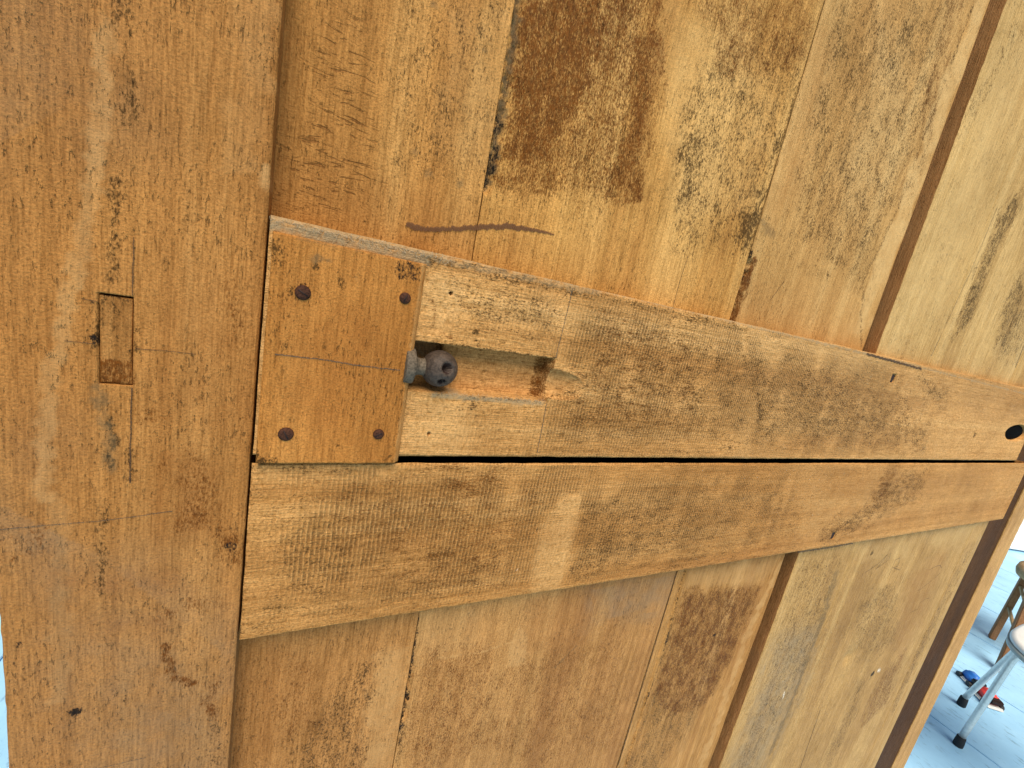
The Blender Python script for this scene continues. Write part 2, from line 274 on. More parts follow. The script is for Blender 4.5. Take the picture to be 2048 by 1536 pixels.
# stains, marks, saw-cut areas and some painted shade, in board millimetres: kind, mask, amount, softness, outline
MARKS = {
 'edge_board': [
  ('l', 'pale', 0.75, 4, [(-80.6, 74.4), (-81.7, 58.0), (-83.3, 19.7), (-88.3, -11.9), (-94.4, -47.5), (-99.8, -80.0), (-102.4, -109.0), (-103.3, -134.3)]),
  ('l', 'pale', 0.3, 9, [(-29.7, 103.2), (-31.1, 62.9), (-35.4, 33.9)]),
  ('l', 'pale', 0.35, 5, [(-97.5, -134.5), (-99.3, -219.8), (-99.5, -251.5)]),
  ('l', 'mold', 0.62, 2.2, [(-77.4, 82.7), (-77.6, 71.3)]),
  ('l', 'mold', 0.55, 1.5, [(-73.9, 84.2), (-73.4, 68.5)]),
  ('l', 'mold', 0.52, 4, [(-73.4, 57.4), (-73.2, 50.0), (-73.6, 39.4)]),
  ('l', 'mold', 0.58, 3.2, [(-77.9, 14.9), (-77.7, 1.0), (-78.3, -27.0)]),
  ('l', 'mold', 0.5, 1.5, [(-52.8, 18.2), (-52.8, -0.4)]),
  ('l', 'mold', 0.42, 2, [(-59.6, -14.3), (-60.8, -25.9)]),
  ('l', 'grey', 0.6, 3.5, [(-83.6, -78.2), (-81.5, -90.8), (-80.1, -100.9), (-79.0, -119.1)]),
  ('l', 'mold', 0.68, 2.6, [(-79.7, -92.0), (-78.2, -103.4), (-79.0, -116.5)]),
  ('l', 'mold', 0.55, 2.2, [(-80.7, -135.3), (-81.0, -147.7)]),
  ('l', 'mold', 0.5, 2, [(-82.2, -147.6), (-82.2, -166.0), (-82.9, -189.5)]),
  ('l', 'mold', 0.45, 3, [(-71.5, -108.5), (-72.1, -124.6)]),
  ('l', 'black', 0.6, 2.4, [(-84.7, -55.1), (-84.6, -55.2)]),
  ('l', 'black', 0.6, 2.2, [(-85.1, -38.2), (-85.0, -38.3)]),
  ('l', 'mold', 0.7, 2.2, [(-82.9, -36.7), (-82.8, -48.0), (-84.0, -57.3)]),
  ('l', 'mold', 0.6, 2, [(-70.2, -48.5), (-70.1, -58.0)]),
  ('l', 'black', 0.9, 3.0, [(-93.3, -260.7), (-93.2, -260.9)]),
  ('l', 'black', 0.5, 2.4, [(-95.1, -260.8), (-95.0, -261.0)]),
  ('l', 'black', 0.7, 1.7, [(-76.6, -251.4), (-76.5, -251.6)]),
  ('l', 'black', 0.45, 2, [(-113.0, -213.5), (-112.9, -213.7)]),
  ('l', 'mold', 0.6, 2, [(-72.9, -259.7), (-72.8, -259.9)]),
  ('p', 'warmd', 0.8, 8, [(-60.2, -108.3), (-34.6, -116.6), (-32.8, -158.8), (-57.2, -156.7)]),
  ('p', 'warmd', 0.6, 14, [(-56.0, -32.1), (-30.7, -17.9), (-29.7, -79.8), (-58.5, -94.9)]),
  ('p', 'brown', 0.48, 7, [(-58.1, -111.0), (-47.8, -111.5), (-36.5, -123.8), (-33.7, -154.1), (-52.5, -155.6), (-54.6, -132.1)]),
  ('p', 'brown', 0.8, 4, [(-32.9, -156.3), (-23.8, -159.0), (-23.8, -178.4), (-31.0, -172.3)]),
  ('l', 'black', 0.5, 4, [(-27.3, -165.7), (-27.2, -165.8)]),
  ('p', 'warmd', 0.8, 5, [(-98.1, -172.1), (-80.3, -178.0), (-50.2, -177.3), (-47.2, -191.4), (-75.3, -190.7), (-98.2, -180.7)]),
  ('p', 'warmd', 0.7, 5, [(-88.8, -204.5), (-56.1, -208.7), (-53.7, -217.8), (-87.3, -214.7)]),
  ('p', 'brown', 0.62, 3, [(-59.5, -203.5), (-52.9, -203.4), (-53.4, -208.9), (-60.0, -208.6)]),
  ('l', 'brown', 0.72, 3, [(-56.8, -227.1), (-53.6, -240.9), (-51.8, -250.5), (-42.1, -256.8)]),
  ('p', 'brown', 0.55, 4, [(-36.4, -260.6), (-27.9, -258.6), (-28.2, -288.9), (-33.4, -286.3)]),
  ('p', 'brown', 0.5, 3, [(-70.2, -87.7), (-59.6, -87.6), (-56.9, -92.7), (-67.3, -93.2)]),
  ('p', 'brown', 0.45, 5, [(-108.4, -149.7), (-103.8, -149.5), (-103.9, -162.3), (-108.4, -160.4)]),
  ('p', 'brown', 0.4, 5, [(-118.0, -148.9), (-114.4, -149.2), (-114.9, -165.1), (-118.5, -164.7)]),
  ('p', 'warmd', 0.5, 14, [(-114.9, -63.4), (-104.9, -32.1), (-101.0, -61.8), (-103.7, -109.0), (-116.3, -104.4)]),
  ('p', 'brown', 0.4, 3, [(-48.5, -198.3), (-31.1, -197.2), (-29.5, -206.6), (-47.2, -206.8)]),
  ('p', 'brown', 0.36, 6, [(-37.9, -19.2), (-26.6, -17.1), (-26.4, -57.9), (-37.1, -59.1)]),
  ('p', 'mold', 0.4, 4, [(-32.3, -287.4), (-24.1, -286.3), (-24.1, -326.4), (-29.6, -324.2)]),
  ('p', 'greyish', 0.8, 40, [(-120.6, -133.5), (-87.0, -162.7), (-29.4, -236.3), (-24.2, -356.0), (-127.4, -307.8)]),  # dimmer light at the lower left, painted as a greyish tint
  ('p', 'greyish', 0.45, 30, [(-112.5, 70.9), (-85.3, 82.8), (-90.0, 42.2), (-114.7, 15.9)]),
  ('l', 'pale', 0.9, 2.5, [(-22.5, 36.6), (-23.4, 28.0)]),
  ('l', 'mold', 0.5, 2, [(-32.6, 35.9), (-25.6, 36.8)]),
  ('l', 'brown', 0.55, 2.5, [(-83.7, -71.9), (-71.8, -72.7)]),
 ],
 'patch': [
  ('p', 'brown', 0.75, 1.2, [(-84.2, -63.9), (-71.1, -63.4), (-71.4, -76.4), (-84.3, -76.3)]),
  ('l', 'mold', 0.6, 1.5, [(-82.2, -34.4), (-82.8, -48.0)]),
  ('l', 'mold', 0.45, 2, [(-78.0, -35.9), (-77.9, -63.7)]),
  ('l', 'mold', 0.6, 1.2, [(-71.9, -58.2), (-72.1, -74.0)]),
  ('l', 'black', 0.5, 1.1, [(-82.7, -33.6), (-71.0, -35.6)]),
 ],
 'cover_plate': [
  ('p', 'mold', 0.55, 3, [(-18.0, 4.5), (-8.1, 3.9), (-10.4, -10.1), (-17.4, -10.2)]),
  ('l', 'mold', 0.62, 2, [(-18.4, 4.0), (-16.5, -7.6)]),
  ('p', 'black', 0.5, 2, [(40.5, 6.8), (55.5, 8.6), (55.2, -2.6), (43.3, -3.5)]),
  ('l', 'black', 0.62, 3, [(-3.2, -14.9), (-3.1, -15.0)]),
  ('l', 'mold', 0.7, 6, [(-4.0, -20.2), (-3.8, -20.3)]),
  ('l', 'mold', 0.66, 2.2, [(12.7, -5.5), (16.4, -12.6)]),
  ('l', 'mold', 0.6, 1.2, [(25.1, -4.8), (27.0, -7.9)]),
  ('l', 'grey', 0.7, 3.5, [(1.8, -1.3), (2.0, -1.4)]),
  ('l', 'grey', 0.7, 2.5, [(21.7, -6.3), (21.9, -6.4)]),
  ('l', 'grey', 0.7, 1.6, [(7.9, -0.6), (8.0, -0.7)]),
  ('l', 'mold', 0.6, 3, [(2.1, -3.8), (2.2, -3.9)]),
  ('l', 'mold', 0.55, 2.5, [(-9.3, -47.1), (-9.1, -47.2)]),
  ('l', 'mold', 0.62, 3, [(-19.2, -106.0), (-17.3, -111.2), (-8.9, -112.4)]),
  ('l', 'mold', 0.5, 2, [(-20.6, -94.6), (-19.2, -106.0)]),
  ('l', 'mold', 0.55, 1.5, [(21.4, -102.3), (24.3, -104.7)]),
  ('l', 'mold', 0.5, 2, [(50.3, -111.6), (55.0, -106.5)]),
  ('p', 'warmd', 0.6, 12, [(-3.8, -22.7), (41.4, -20.5), (34.9, -105.2), (-8.4, -85.5)]),
  ('l', 'grey', 0.45, 2, [(-6.2, 8.0), (54.0, 9.7)]),
  ('l', 'pale', 0.95, 1.8, [(56.8, 9.7), (57.1, -47.6), (57.3, -114.2)]),
  ('l', 'mold', 0.4, 0.9, [(54.6, 9.2), (54.8, -47.9), (54.8, -114.2)]),
 ],
 'upper_brace': [
  ('p', 'saw', 1.0, 25, [(137.0, 14.3), (285.2, 10.5), (627.0, 6.4), (715.7, -107.4), (154.1, -109.8), (155.3, -70.5), (159.9, -29.8)]),
  ('p', 'saw', 0.45, 15, [(74.0, 2.2), (155.2, 4.4), (155.9, -30.3), (86.9, -35.5)]),
  ('p', 'saw', 0.4, 15, [(87.6, -78.3), (153.3, -70.7), (158.3, -109.8), (85.7, -107.9)]),
  ('p', 'mold', 0.38, 8, [(66.7, 9.5), (153.6, 10.8), (159.0, -26.3), (99.5, -30.7), (75.9, -9.3)]),
  ('l', 'mold', 0.55, 5, [(60.5, 11.0), (81.9, 11.1), (141.4, 11.9)]),
  ('l', 'mold', 0.42, 6, [(141.4, 11.9), (251.2, 11.2), (348.4, 11.3)]),
  ('l', 'mold', 0.75, 4, [(97.1, -27.1), (97.3, -27.3)]),
  ('l', 'mold', 0.55, 3.5, [(98.1, -32.5), (98.3, -32.6)]),
  ('p', 'pale', 0.6, 6, [(64.4, 4.7), (83.2, 4.0), (79.5, -20.9), (65.1, -38.3), (61.0, -35.8)]),
  ('p', 'pale', 0.5, 6, [(59.2, -71.9), (100.9, -75.8), (103.6, -110.3), (61.4, -109.9)]),
  ('p', 'brown', 0.26, 15, [(183.6, 9.3), (288.3, 2.7), (317.9, -102.7), (165.7, -104.9)]),
  ('p', 'mold', 0.34, 20, [(175.2, 7.8), (350.4, 7.1), (401.9, -101.4), (165.7, -104.9)]),
  ('p', 'mold', 0.48, 10, [(269.0, -37.4), (323.2, -36.7), (330.1, -68.7), (272.6, -63.0)]),
  ('p', 'mold', 0.5, 15, [(498.0, -56.8), (572.2, -61.7), (577.5, -86.2), (503.6, -82.3)]),
  ('p', 'mold', 0.42, 25, [(339.5, 1.2), (525.5, -7.0), (720.4, -27.2), (735.0, -96.4), (399.4, -96.2)]),
  ('p', 'mold', 0.55, 15, [(681.5, 2.5), (785.1, -15.6), (785.7, -33.3), (705.8, -18.2)]),
  ('p', 'mold', 0.45, 15, [(681.2, -63.2), (762.9, -59.7), (785.1, -103.2), (694.1, -97.0)]),
  ('l', 'mold', 0.55, 6, [(386.5, -45.6), (408.6, -74.9)]),
  ('l', 'mold', 0.7, 5, [(369.9, -96.8), (370.3, -97.0)]),
  ('l', 'mold', 0.65, 6, [(922.6, -67.4), (923.9, -67.8)]),
  ('p', 'grey', 0.3, 25, [(417.9, 21.2), (1063.7, 14.0), (1126.0, -34.9), (532.4, -17.6)]),
  ('p', 'pale', 0.45, 40, [(348.4, 11.3), (1063.7, 14.0), (1233.2, -119.3), (407.0, -112.1)]),
  ('l', 'dust', 1.0, 4.2, [(-20.9, 12.3), (-6.6, 11.0), (17.2, 10.5), (43.6, 9.6), (59.2, 9.6)]),
  ('l', 'dust', 0.7, 3, [(-21.0, 14.4), (16.8, 14.2), (60.1, 13.2)]),
  ('l', 'dust', 0.75, 1.6, [(-21.1, 15.1), (84.2, 15.7), (252.1, 16.0), (564.2, 13.0), (1073.6, 6.2)]),
  ('l', 'dust', 0.4, 2.5, [(63.2, 12.7), (104.7, 12.7), (182.4, 13.3)]),
  ('l', 'mold', 0.62, 1.8, [(61.7, -36.6), (74.2, -37.1), (100.5, -36.1), (157.4, -36.5)]),
  ('l', 'mold', 0.6, 1.8, [(75.9, -67.7), (103.2, -69.1), (156.8, -67.8)]),
  ('l', 'dust', 0.75, 2.2, [(76.1, -69.0), (103.3, -69.4), (155.2, -69.8)]),
  ('l', 'mold', 0.75, 1.6, [(94.3, -77.9), (104.4, -75.6)]),
  ('l', 'mold', 0.55, 1.5, [(98.8, -63.9), (102.4, -74.0)]),
  ('l', 'mold', 0.4, 1.4, [(158.1, -64.7), (180.5, -59.2), (188.0, -53.6), (186.6, -45.3), (159.2, -43.6)]),  # drawn outline of the scoop, part of its painted shading
  ('p', 'mold', 0.3, 6, [(187.0, -33.9), (246.4, -35.4), (249.4, -60.2), (193.3, -56.3)]),
  ('p', 'brown', 0.75, 1.5, [(158.4, -37.1), (147.3, -37.0), (148.4, -67.3), (158.6, -68.4)]),
  ('l', 'brown', 0.8, 2, [(93.4, -43.8), (93.6, -43.9)]),
  ('l', 'mold', 0.7, 3.5, [(64.0, 4.0), (64.1, 3.9)]),
  ('l', 'brown', 0.5, 1.4, [(65.7, -11.1), (69.4, -22.4), (67.1, -27.3), (79.7, -31.7)]),
  ('p', 'clean', 1, 1.5, [(53.8, -39.8), (158.4, -37.1), (183.3, -44.9), (188.6, -52.8), (180.8, -60.4), (157.5, -67.4), (57.6, -66.6)]),
  ('p', 'brown', 0.72, 1.5, [(158.6, -37.9), (148.7, -37.5), (149.2, -67.2), (157.6, -67.8)]),
  ('l', 'mold', 0.5, 1.3, [(158.4, -43.7), (176.5, -44.4), (187.2, -47.6), (189.8, -53.5), (180.7, -60.0), (158.7, -65.4)]),  # second dark line standing for shade at the scoop's rim
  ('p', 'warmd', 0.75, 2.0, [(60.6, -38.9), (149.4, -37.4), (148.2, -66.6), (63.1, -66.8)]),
  ('p', 'warmd', 0.9, 2.0, [(158.4, -43.7), (183.7, -46.4), (188.3, -54.8), (180.6, -59.6), (158.6, -65.1)]),  # scoop's shading painted in as a darker tone
 ],
 'lower_brace': [
  ('p', 'saw', 1.0, 20, [(-6.3, -118.2), (495.4, -117.7), (498.5, -210.7), (224.6, -224.3), (12.1, -219.6), (-2.5, -171.4)]),
  ('p', 'saw', 0.5, 15, [(-20.8, -118.1), (1082.4, -118.9), (1157.3, -229.3), (-14.5, -228.9)]),
  ('p', 'mold', 0.34, 14, [(-19.7, -137.9), (15.8, -132.8), (43.3, -176.2), (49.5, -230.6), (-16.9, -232.0)]),
  ('p', 'mold', 0.3, 14, [(36.8, -171.9), (162.2, -184.2), (171.4, -226.0), (62.4, -229.1)]),
  ('p', 'brown', 0.5, 12, [(80.9, -120.4), (136.0, -120.8), (137.7, -148.7), (99.1, -146.8)]),
  ('p', 'brown', 0.34, 20, [(15.2, -126.3), (166.2, -125.1), (178.7, -217.8), (41.2, -213.5)]),
  ('p', 'pale', 0.6, 3.5, [(210.3, -143.3), (212.7, -189.1), (210.9, -234.6), (181.5, -230.0), (176.6, -178.9), (178.6, -168.1), (190.9, -142.6)]),
  ('p', 'mold', 0.42, 12, [(211.5, -147.8), (277.6, -143.4), (341.9, -164.0), (359.5, -209.1), (215.3, -227.9)]),
  ('p', 'mold', 0.3, 20, [(279.4, -131.5), (521.6, -130.0), (549.9, -215.4), (307.9, -214.5)]),
  ('p', 'mold', 0.5, 16, [(698.1, -128.8), (817.0, -118.4), (830.7, -166.3), (708.0, -206.8), (605.3, -227.6), (573.4, -205.1), (668.8, -178.3)]),
  ('p', 'brown', 0.45, 12, [(686.2, -121.6), (726.9, -121.8), (727.6, -177.6), (690.1, -172.1)]),
  ('p', 'mold', 0.55, 14, [(579.7, -194.0), (636.7, -194.4), (654.0, -221.2), (597.1, -223.2)]),
  ('p', 'mold', 0.35, 15, [(355.0, -197.5), (504.9, -204.8), (556.0, -226.2), (313.7, -231.5)]),
  ('p', 'pale', 0.5, 40, [(497.1, -120.7), (1239.7, -124.4), (1183.6, -231.1), (556.0, -226.2)]),
  ('l', 'mold', 0.6, 1.6, [(249.7, -124.0), (255.3, -131.0)]),
  ('l', 'mold', 0.5, 1.8, [(173.3, -174.2), (179.5, -165.9)]),
  ('l', 'mold', 0.45, 3, [(-20.8, -118.1), (31.4, -121.6)]),
  ('l', 'mold', 0.45, 2, [(-22.4, -122.6), (-19.7, -227.8)]),
  ('l', 'white', 0.8, 0.9, [(164.3, -206.2), (164.6, -206.5)]),
  ('p', 'clean', 0.75, 4, [(210.3, -143.3), (212.7, -189.1), (210.9, -234.6), (181.5, -230.0), (176.6, -178.9), (178.6, -168.1), (190.9, -142.6)]),
 ],
 'P1': [
  ('p', 'warmd', 0.8, 3, [(-22.1, 118.9), (-18.0, 120.7), (-13.5, 18.7), (-22.6, 16.4), (-24.0, 70.7)]),
  ('p', 'crack', 0.6, 7, [(-9.2, 107.4), (11.6, 120.3), (23.1, 74.8), (25.6, 31.3), (-17.1, 19.1), (-12.5, 51.2), (-3.6, 82.5)]),
  ('p', 'mold', 0.3, 12, [(29.2, 139.0), (87.7, 164.3), (95.6, 61.2), (34.7, 57.9)]),
  ('p', 'pale', 0.45, 12, [(55.6, 143.3), (89.1, 157.5), (95.0, 72.8), (67.0, 75.7)]),
  ('l', 'grey', 0.8, 1.5, [(77.7, 133.0), (77.8, 132.9)]),
  ('l', 'grey', 0.5, 2.5, [(47.3, 68.3), (47.5, 68.2)]),
  ('l', 'grey', 0.5, 3, [(76.2, 58.8), (76.3, 58.7)]),
  ('l', 'grey', 0.5, 3, [(55.9, 60.0), (56.0, 59.9)]),
  ('l', 'grey', 0.6, 2.5, [(46.6, 143.1), (46.8, 143.0)]),
  ('l', 'mold', 0.6, 1, [(24.5, 24.7), (24.6, 24.6)]),
  ('p', 'warmd', 0.5, 14, [(-19.2, 49.1), (19.1, 53.3), (72.4, 43.3), (87.0, 16.5), (-21.5, 16.7)]),
 ],
 'P2': [
  ('p', 'brown', 0.56, 9, [(92.6, 171.4), (188.5, 213.7), (205.3, 166.9), (205.5, 118.6), (212.1, 84.5), (178.0, 74.5), (141.5, 70.0), (97.1, 62.2), (95.3, 112.5)]),
  ('p', 'brown', 0.7, 9, [(136.5, 190.8), (179.0, 209.5), (187.3, 172.3), (169.2, 147.5), (149.8, 143.4)]),
  ('p', 'brown', 0.82, 7, [(92.6, 171.4), (148.4, 196.0), (159.7, 175.9), (155.0, 139.4), (141.3, 101.8), (135.2, 87.6), (93.4, 72.4), (95.9, 101.7), (93.7, 144.0)]),
  ('p', 'brown', 0.66, 7, [(93.1, 73.7), (136.6, 89.6), (155.7, 77.7), (137.8, 69.0), (97.1, 62.2)]),
  ('p', 'brown', 0.72, 9, [(164.3, 183.5), (191.7, 205.0), (207.4, 167.7), (207.7, 119.2), (214.4, 85.0), (180.4, 73.7), (174.6, 86.2), (180.9, 123.7), (167.5, 152.9)]),
  ('p', 'brown', 0.55, 10, [(138.4, 97.8), (158.7, 140.7), (176.5, 165.2), (184.5, 112.1), (174.6, 86.2), (154.9, 80.7)]),
  ('p', 'mold', 0.42, 10, [(224.5, 174.0), (264.2, 218.4), (336.1, 247.6), (355.0, 115.8), (347.4, 67.0), (255.1, 65.5), (231.1, 116.1)]),
  ('p', 'brown', 0.46, 10, [(210.3, 223.2), (338.0, 279.4), (343.8, 221.9), (257.7, 183.0)]),
  ('p', 'mold', 0.6, 6, [(231.1, 143.5), (258.1, 155.9), (272.0, 94.5), (246.7, 88.0)]),
  ('p', 'mold', 0.82, 6, [(314.8, 105.5), (340.3, 124.3), (346.0, 98.9), (343.7, 74.9), (325.7, 77.3)]),
  ('p', 'mold', 0.7, 5, [(329.9, 171.6), (347.5, 180.0), (350.1, 159.3), (336.9, 151.4)]),
  ('l', 'mold', 0.6, 5, [(311.8, 114.7), (342.4, 126.9)]),
  ('l', 'mold', 0.5, 4, [(341.5, 213.7), (340.6, 164.2), (345.1, 121.5)]),
  ('p', 'pale', 0.55, 12, [(195.0, 202.1), (266.7, 212.9), (325.4, 193.2), (345.7, 113.4), (254.3, 82.5), (223.1, 124.0)]),
  ('l', 'grey', 0.95, 3.6, [(91.9, 168.7), (95.2, 144.6), (94.2, 125.7), (95.3, 101.5), (94.4, 75.6), (92.5, 62.8)]),
  ('l', 'mold', 0.8, 3.0, [(91.9, 168.7), (95.2, 144.6), (94.2, 125.7), (95.3, 101.5)]),
  ('l', 'black', 0.62, 3.2, [(94.1, 102.4), (94.3, 81.3), (92.4, 63.3)]),
  ('p', 'warmd', 0.35, 14, [(83.8, 52.1), (249.4, 66.1), (265.7, 21.8), (86.4, 19.5)]),
 ],
 'P3': [
  ('p', 'warmd', 0.7, 10, [(350.8, 246.4), (370.8, 261.7), (382.6, 140.0), (355.7, 107.6), (345.9, 154.0)]),
  ('p', 'mold', 0.42, 16, [(356.5, 284.1), (517.8, 354.5), (554.7, 226.5), (523.7, 98.1), (385.0, 79.3), (366.8, 168.4)]),
  ('p', 'brown', 0.4, 16, [(502.3, 347.7), (533.8, 361.4), (562.9, 189.5), (542.0, 173.8)]),
  ('p', 'mold', 0.7, 8, [(443.1, 300.8), (466.7, 306.6), (466.8, 294.6), (449.7, 289.8)]),
  ('p', 'mold', 0.65, 9, [(441.7, 266.7), (465.9, 273.9), (463.3, 256.3), (448.7, 251.0)]),
  ('p', 'mold', 0.6, 8, [(446.2, 216.6), (469.8, 222.3), (469.9, 209.1), (453.5, 206.1)]),
  ('p', 'mold', 0.55, 8, [(411.4, 223.4), (432.0, 230.6), (431.9, 218.1)]),
  ('p', 'mold', 0.5, 9, [(438.0, 100.0), (505.6, 109.8), (536.6, 79.4), (503.3, 83.7)]),
  ('l', 'mold', 0.75, 4, [(461.9, 95.5), (462.4, 95.3)]),
  ('l', 'mold', 0.7, 4, [(462.7, 80.9), (463.3, 80.7)]),
  ('p', 'pale', 0.6, 12, [(415.0, 291.0), (493.6, 273.8), (520.2, 201.7), (482.5, 143.8), (431.3, 166.6), (434.4, 239.7)]),
  ('l', 'grey', 0.5, 5, [(343.2, 104.5), (364.7, 96.9)]),
  ('l', 'black', 0.72, 2.6, [(344.6, 77.3), (344.9, 57.7), (342.9, 35.1), (341.2, 14.4)]),
  ('l', 'brown', 0.8, 6, [(351.9, 72.3), (348.0, 36.0), (346.0, 17.4)]),
  ('l', 'pale', 0.95, 20, [(567.2, 376.0), (558.2, 274.9), (558.5, 152.6), (552.3, 49.0)]),
  ('p', 'warmd', 0.5, 20, [(353.2, 54.9), (515.6, 64.9), (548.9, 14.3), (342.8, 16.9)]),
  ('l', 'black', 0.95, 1.6, [(581.2, 382.1), (580.5, 263.7), (581.3, 123.4), (584.5, 15.1)]),  # shade of the gap beside the rounded edge, painted black
  ('l', 'mold', 0.5, 3.5, [(547.9, 359.2), (545.4, 263.5), (542.6, 158.9), (528.3, 88.5), (549.4, 48.5), (567.2, 22.4)]),
 ],
 'P4': [
  ('p', 'mold', 0.62, 10, [(782.7, 254.7), (797.0, 228.5), (778.0, 162.2), (791.1, 86.5), (758.0, 54.9), (745.4, 92.4), (747.3, 167.9), (744.3, 215.0)]),
  ('p', 'mold', 0.55, 12, [(873.0, 182.2), (863.5, 125.6), (892.0, 57.9), (950.8, 49.6), (944.5, 124.8)]),
  ('p', 'mold', 0.35, 12, [(610.9, 369.3), (641.3, 368.2), (605.4, 250.4), (587.4, 268.6)]),
  ('p', 'pale', 0.5, 30, [(618.1, 363.3), (667.2, 359.7), (734.4, 165.1), (654.4, 3.7), (592.6, 21.3), (601.8, 214.4)]),
  ('p', 'warmd', 0.3, 20, [(756.7, 48.1), (1066.7, 45.7), (1127.1, -1.8), (760.0, 11.0)]),
 ],
 'P5': [
  ('p', 'mold', 0.4, 20, [(873.0, 182.2), (863.5, 125.6), (932.8, 47.6), (1047.8, 60.5)]),
  ('p', 'pale', 0.4, 20, [(946.7, 140.0), (883.7, 56.9), (998.6, -10.8), (1127.1, -1.8)]),
 ],
 'Q1': [
  ('p', 'mold', 0.42, 7, [(50.3, -286.0), (70.9, -277.6), (68.3, -333.3), (62.7, -401.8), (11.2, -379.4), (27.2, -329.1)]),
  ('p', 'pale', 0.7, 5, [(69.6, -281.8), (92.1, -280.3), (94.7, -341.8), (97.5, -408.6), (72.0, -397.8), (66.4, -332.6)]),
  ('p', 'mold', 0.5, 4, [(64.8, -303.7), (72.5, -305.8), (71.6, -329.5), (65.0, -327.4)]),
  ('p', 'mold', 0.5, 5, [(58.7, -364.4), (69.9, -363.5), (72.3, -400.6), (58.2, -394.6)]),
  ('p', 'brown', 0.3, 8, [(3.5, -269.8), (29.5, -280.7), (38.1, -337.5), (2.6, -347.8)]),
  ('p', 'warmd', 0.4, 10, [(-23.5, -251.3), (20.3, -249.0), (29.9, -285.1), (4.6, -376.5), (-23.8, -364.3)]),
 ],
 'Q2': [
  ('p', 'brown', 0.36, 14, [(102.1, -280.2), (174.7, -291.7), (207.8, -426.8), (105.4, -420.3), (99.6, -333.3)]),
  ('p', 'brown', 0.3, 14, [(179.3, -313.9), (323.4, -312.3), (372.0, -490.0), (210.4, -465.7)]),
  ('p', 'warmd', 0.55, 8, [(191.2, -253.6), (272.7, -250.6), (274.1, -319.7), (198.1, -307.7)]),
  ('p', 'pale', 0.4, 8, [(97.8, -251.4), (148.1, -251.2), (152.1, -296.8), (102.2, -294.6)]),
  ('p', 'greyish', 0.7, 14, [(261.9, -254.4), (374.0, -253.3), (375.2, -297.3), (278.3, -291.3)]),
  ('l', 'pale', 0.8, 1.0, [(117.0, -297.3), (157.5, -300.7), (200.4, -294.7)]),
  ('p', 'pale', 0.55, 1.5, [(190.9, -279.4), (202.5, -292.4), (208.7, -326.9), (189.0, -324.5), (185.8, -302.1)]),
  ('l', 'grey', 0.6, 1.2, [(243.5, -338.8), (255.1, -327.0), (264.4, -317.5)]),
  ('l', 'black', 0.66, 1.3, [(97.3, -253.6), (97.7, -288.7), (100.0, -333.4), (97.6, -347.8)]),
  ('l', 'black', 0.8, 3.0, [(96.4, -307.6), (97.3, -342.6), (97.6, -363.3)]),
  ('l', 'mold', 0.5, 3, [(98.7, -353.3), (101.2, -405.2)]),
  ('l', 'mold', 0.6, 1.5, [(232.9, -296.2), (233.3, -296.6)]),
  ('l', 'mold', 0.55, 1, [(233.6, -303.7), (234.2, -294.8)]),
 ],
 'Q3': [
  ('p', 'brown', 0.52, 6, [(394.3, -275.0), (541.6, -292.1), (538.8, -357.4), (526.5, -440.7), (501.6, -473.6), (433.6, -459.2), (400.4, -411.7), (399.0, -341.6)]),
  ('p', 'mold', 0.42, 9, [(394.3, -275.0), (538.5, -293.8), (525.8, -416.6), (494.9, -504.0), (446.2, -568.0), (379.4, -539.0), (391.7, -409.1)]),
  ('l', 'black', 0.8, 3, [(477.2, -351.8), (477.9, -352.3)]),
  ('l', 'black', 0.65, 2.4, [(468.7, -359.3), (469.4, -359.8)]),
  ('p', 'warmd', 0.7, 8, [(500.0, -379.1), (538.0, -334.5), (547.7, -398.3), (529.8, -425.6)]),
  ('l', 'pale', 0.8, 9, [(572.2, -254.5), (555.4, -307.5), (546.8, -374.6), (551.3, -498.1), (548.9, -590.5)]),
  ('p', 'pale', 0.5, 4, [(396.8, -253.3), (558.7, -253.0), (540.0, -286.7), (397.2, -270.4)]),
  ('l', 'black', 0.55, 1.6, [(388.7, -250.3), (390.4, -280.8), (392.7, -320.2), (394.4, -367.9), (391.1, -430.5)]),
  ('l', 'mold', 0.6, 3, [(392.6, -313.6), (395.4, -375.0)]),
  ('l', 'black', 0.95, 1.6, [(576.1, -249.9), (575.4, -413.3), (577.2, -605.9)]),  # black line painted for the shade in the gap at this edge
 ],
 'Q4': [
  ('p', 'mold', 0.34, 16, [(590.4, -247.3), (690.9, -246.6), (721.9, -379.6), (706.4, -511.6), (680.4, -658.3), (621.5, -632.7), (608.8, -438.7)]),
  ('p', 'greyish', 0.9, 20, [(603.9, -363.7), (707.0, -376.6), (737.8, -521.3), (712.1, -672.0), (607.6, -626.7)]),
  ('l', 'grey', 0.6, 9, [(696.0, -291.0), (708.5, -368.2), (712.8, -430.7), (715.7, -505.0), (713.9, -611.4)]),
  ('l', 'mold', 0.42, 12, [(700.9, -410.1), (700.6, -454.6)]),
  ('p', 'mold', 0.4, 18, [(793.9, -339.7), (914.7, -330.3), (1003.7, -468.8), (942.3, -508.0), (838.7, -451.5)]),
  ('p', 'mold', 0.42, 20, [(924.2, -482.2), (922.0, -578.2), (919.3, -733.0), (964.2, -751.6), (985.1, -620.8)]),
  ('p', 'warmd', 0.9, 12, [(945.8, -325.0), (1071.7, -290.2), (1104.3, -445.6), (1081.1, -543.7), (1024.1, -495.4)]),
  ('p', 'brown', 0.5, 14, [(1019.0, -539.0), (1072.2, -506.8), (1111.7, -636.8), (1027.2, -682.7), (1011.1, -605.7)]),
  ('l', 'black', 0.85, 9, [(969.9, -537.0), (971.5, -538.0)]),
  ('l', 'white', 0.5, 8, [(991.1, -533.8), (992.7, -534.8)]),
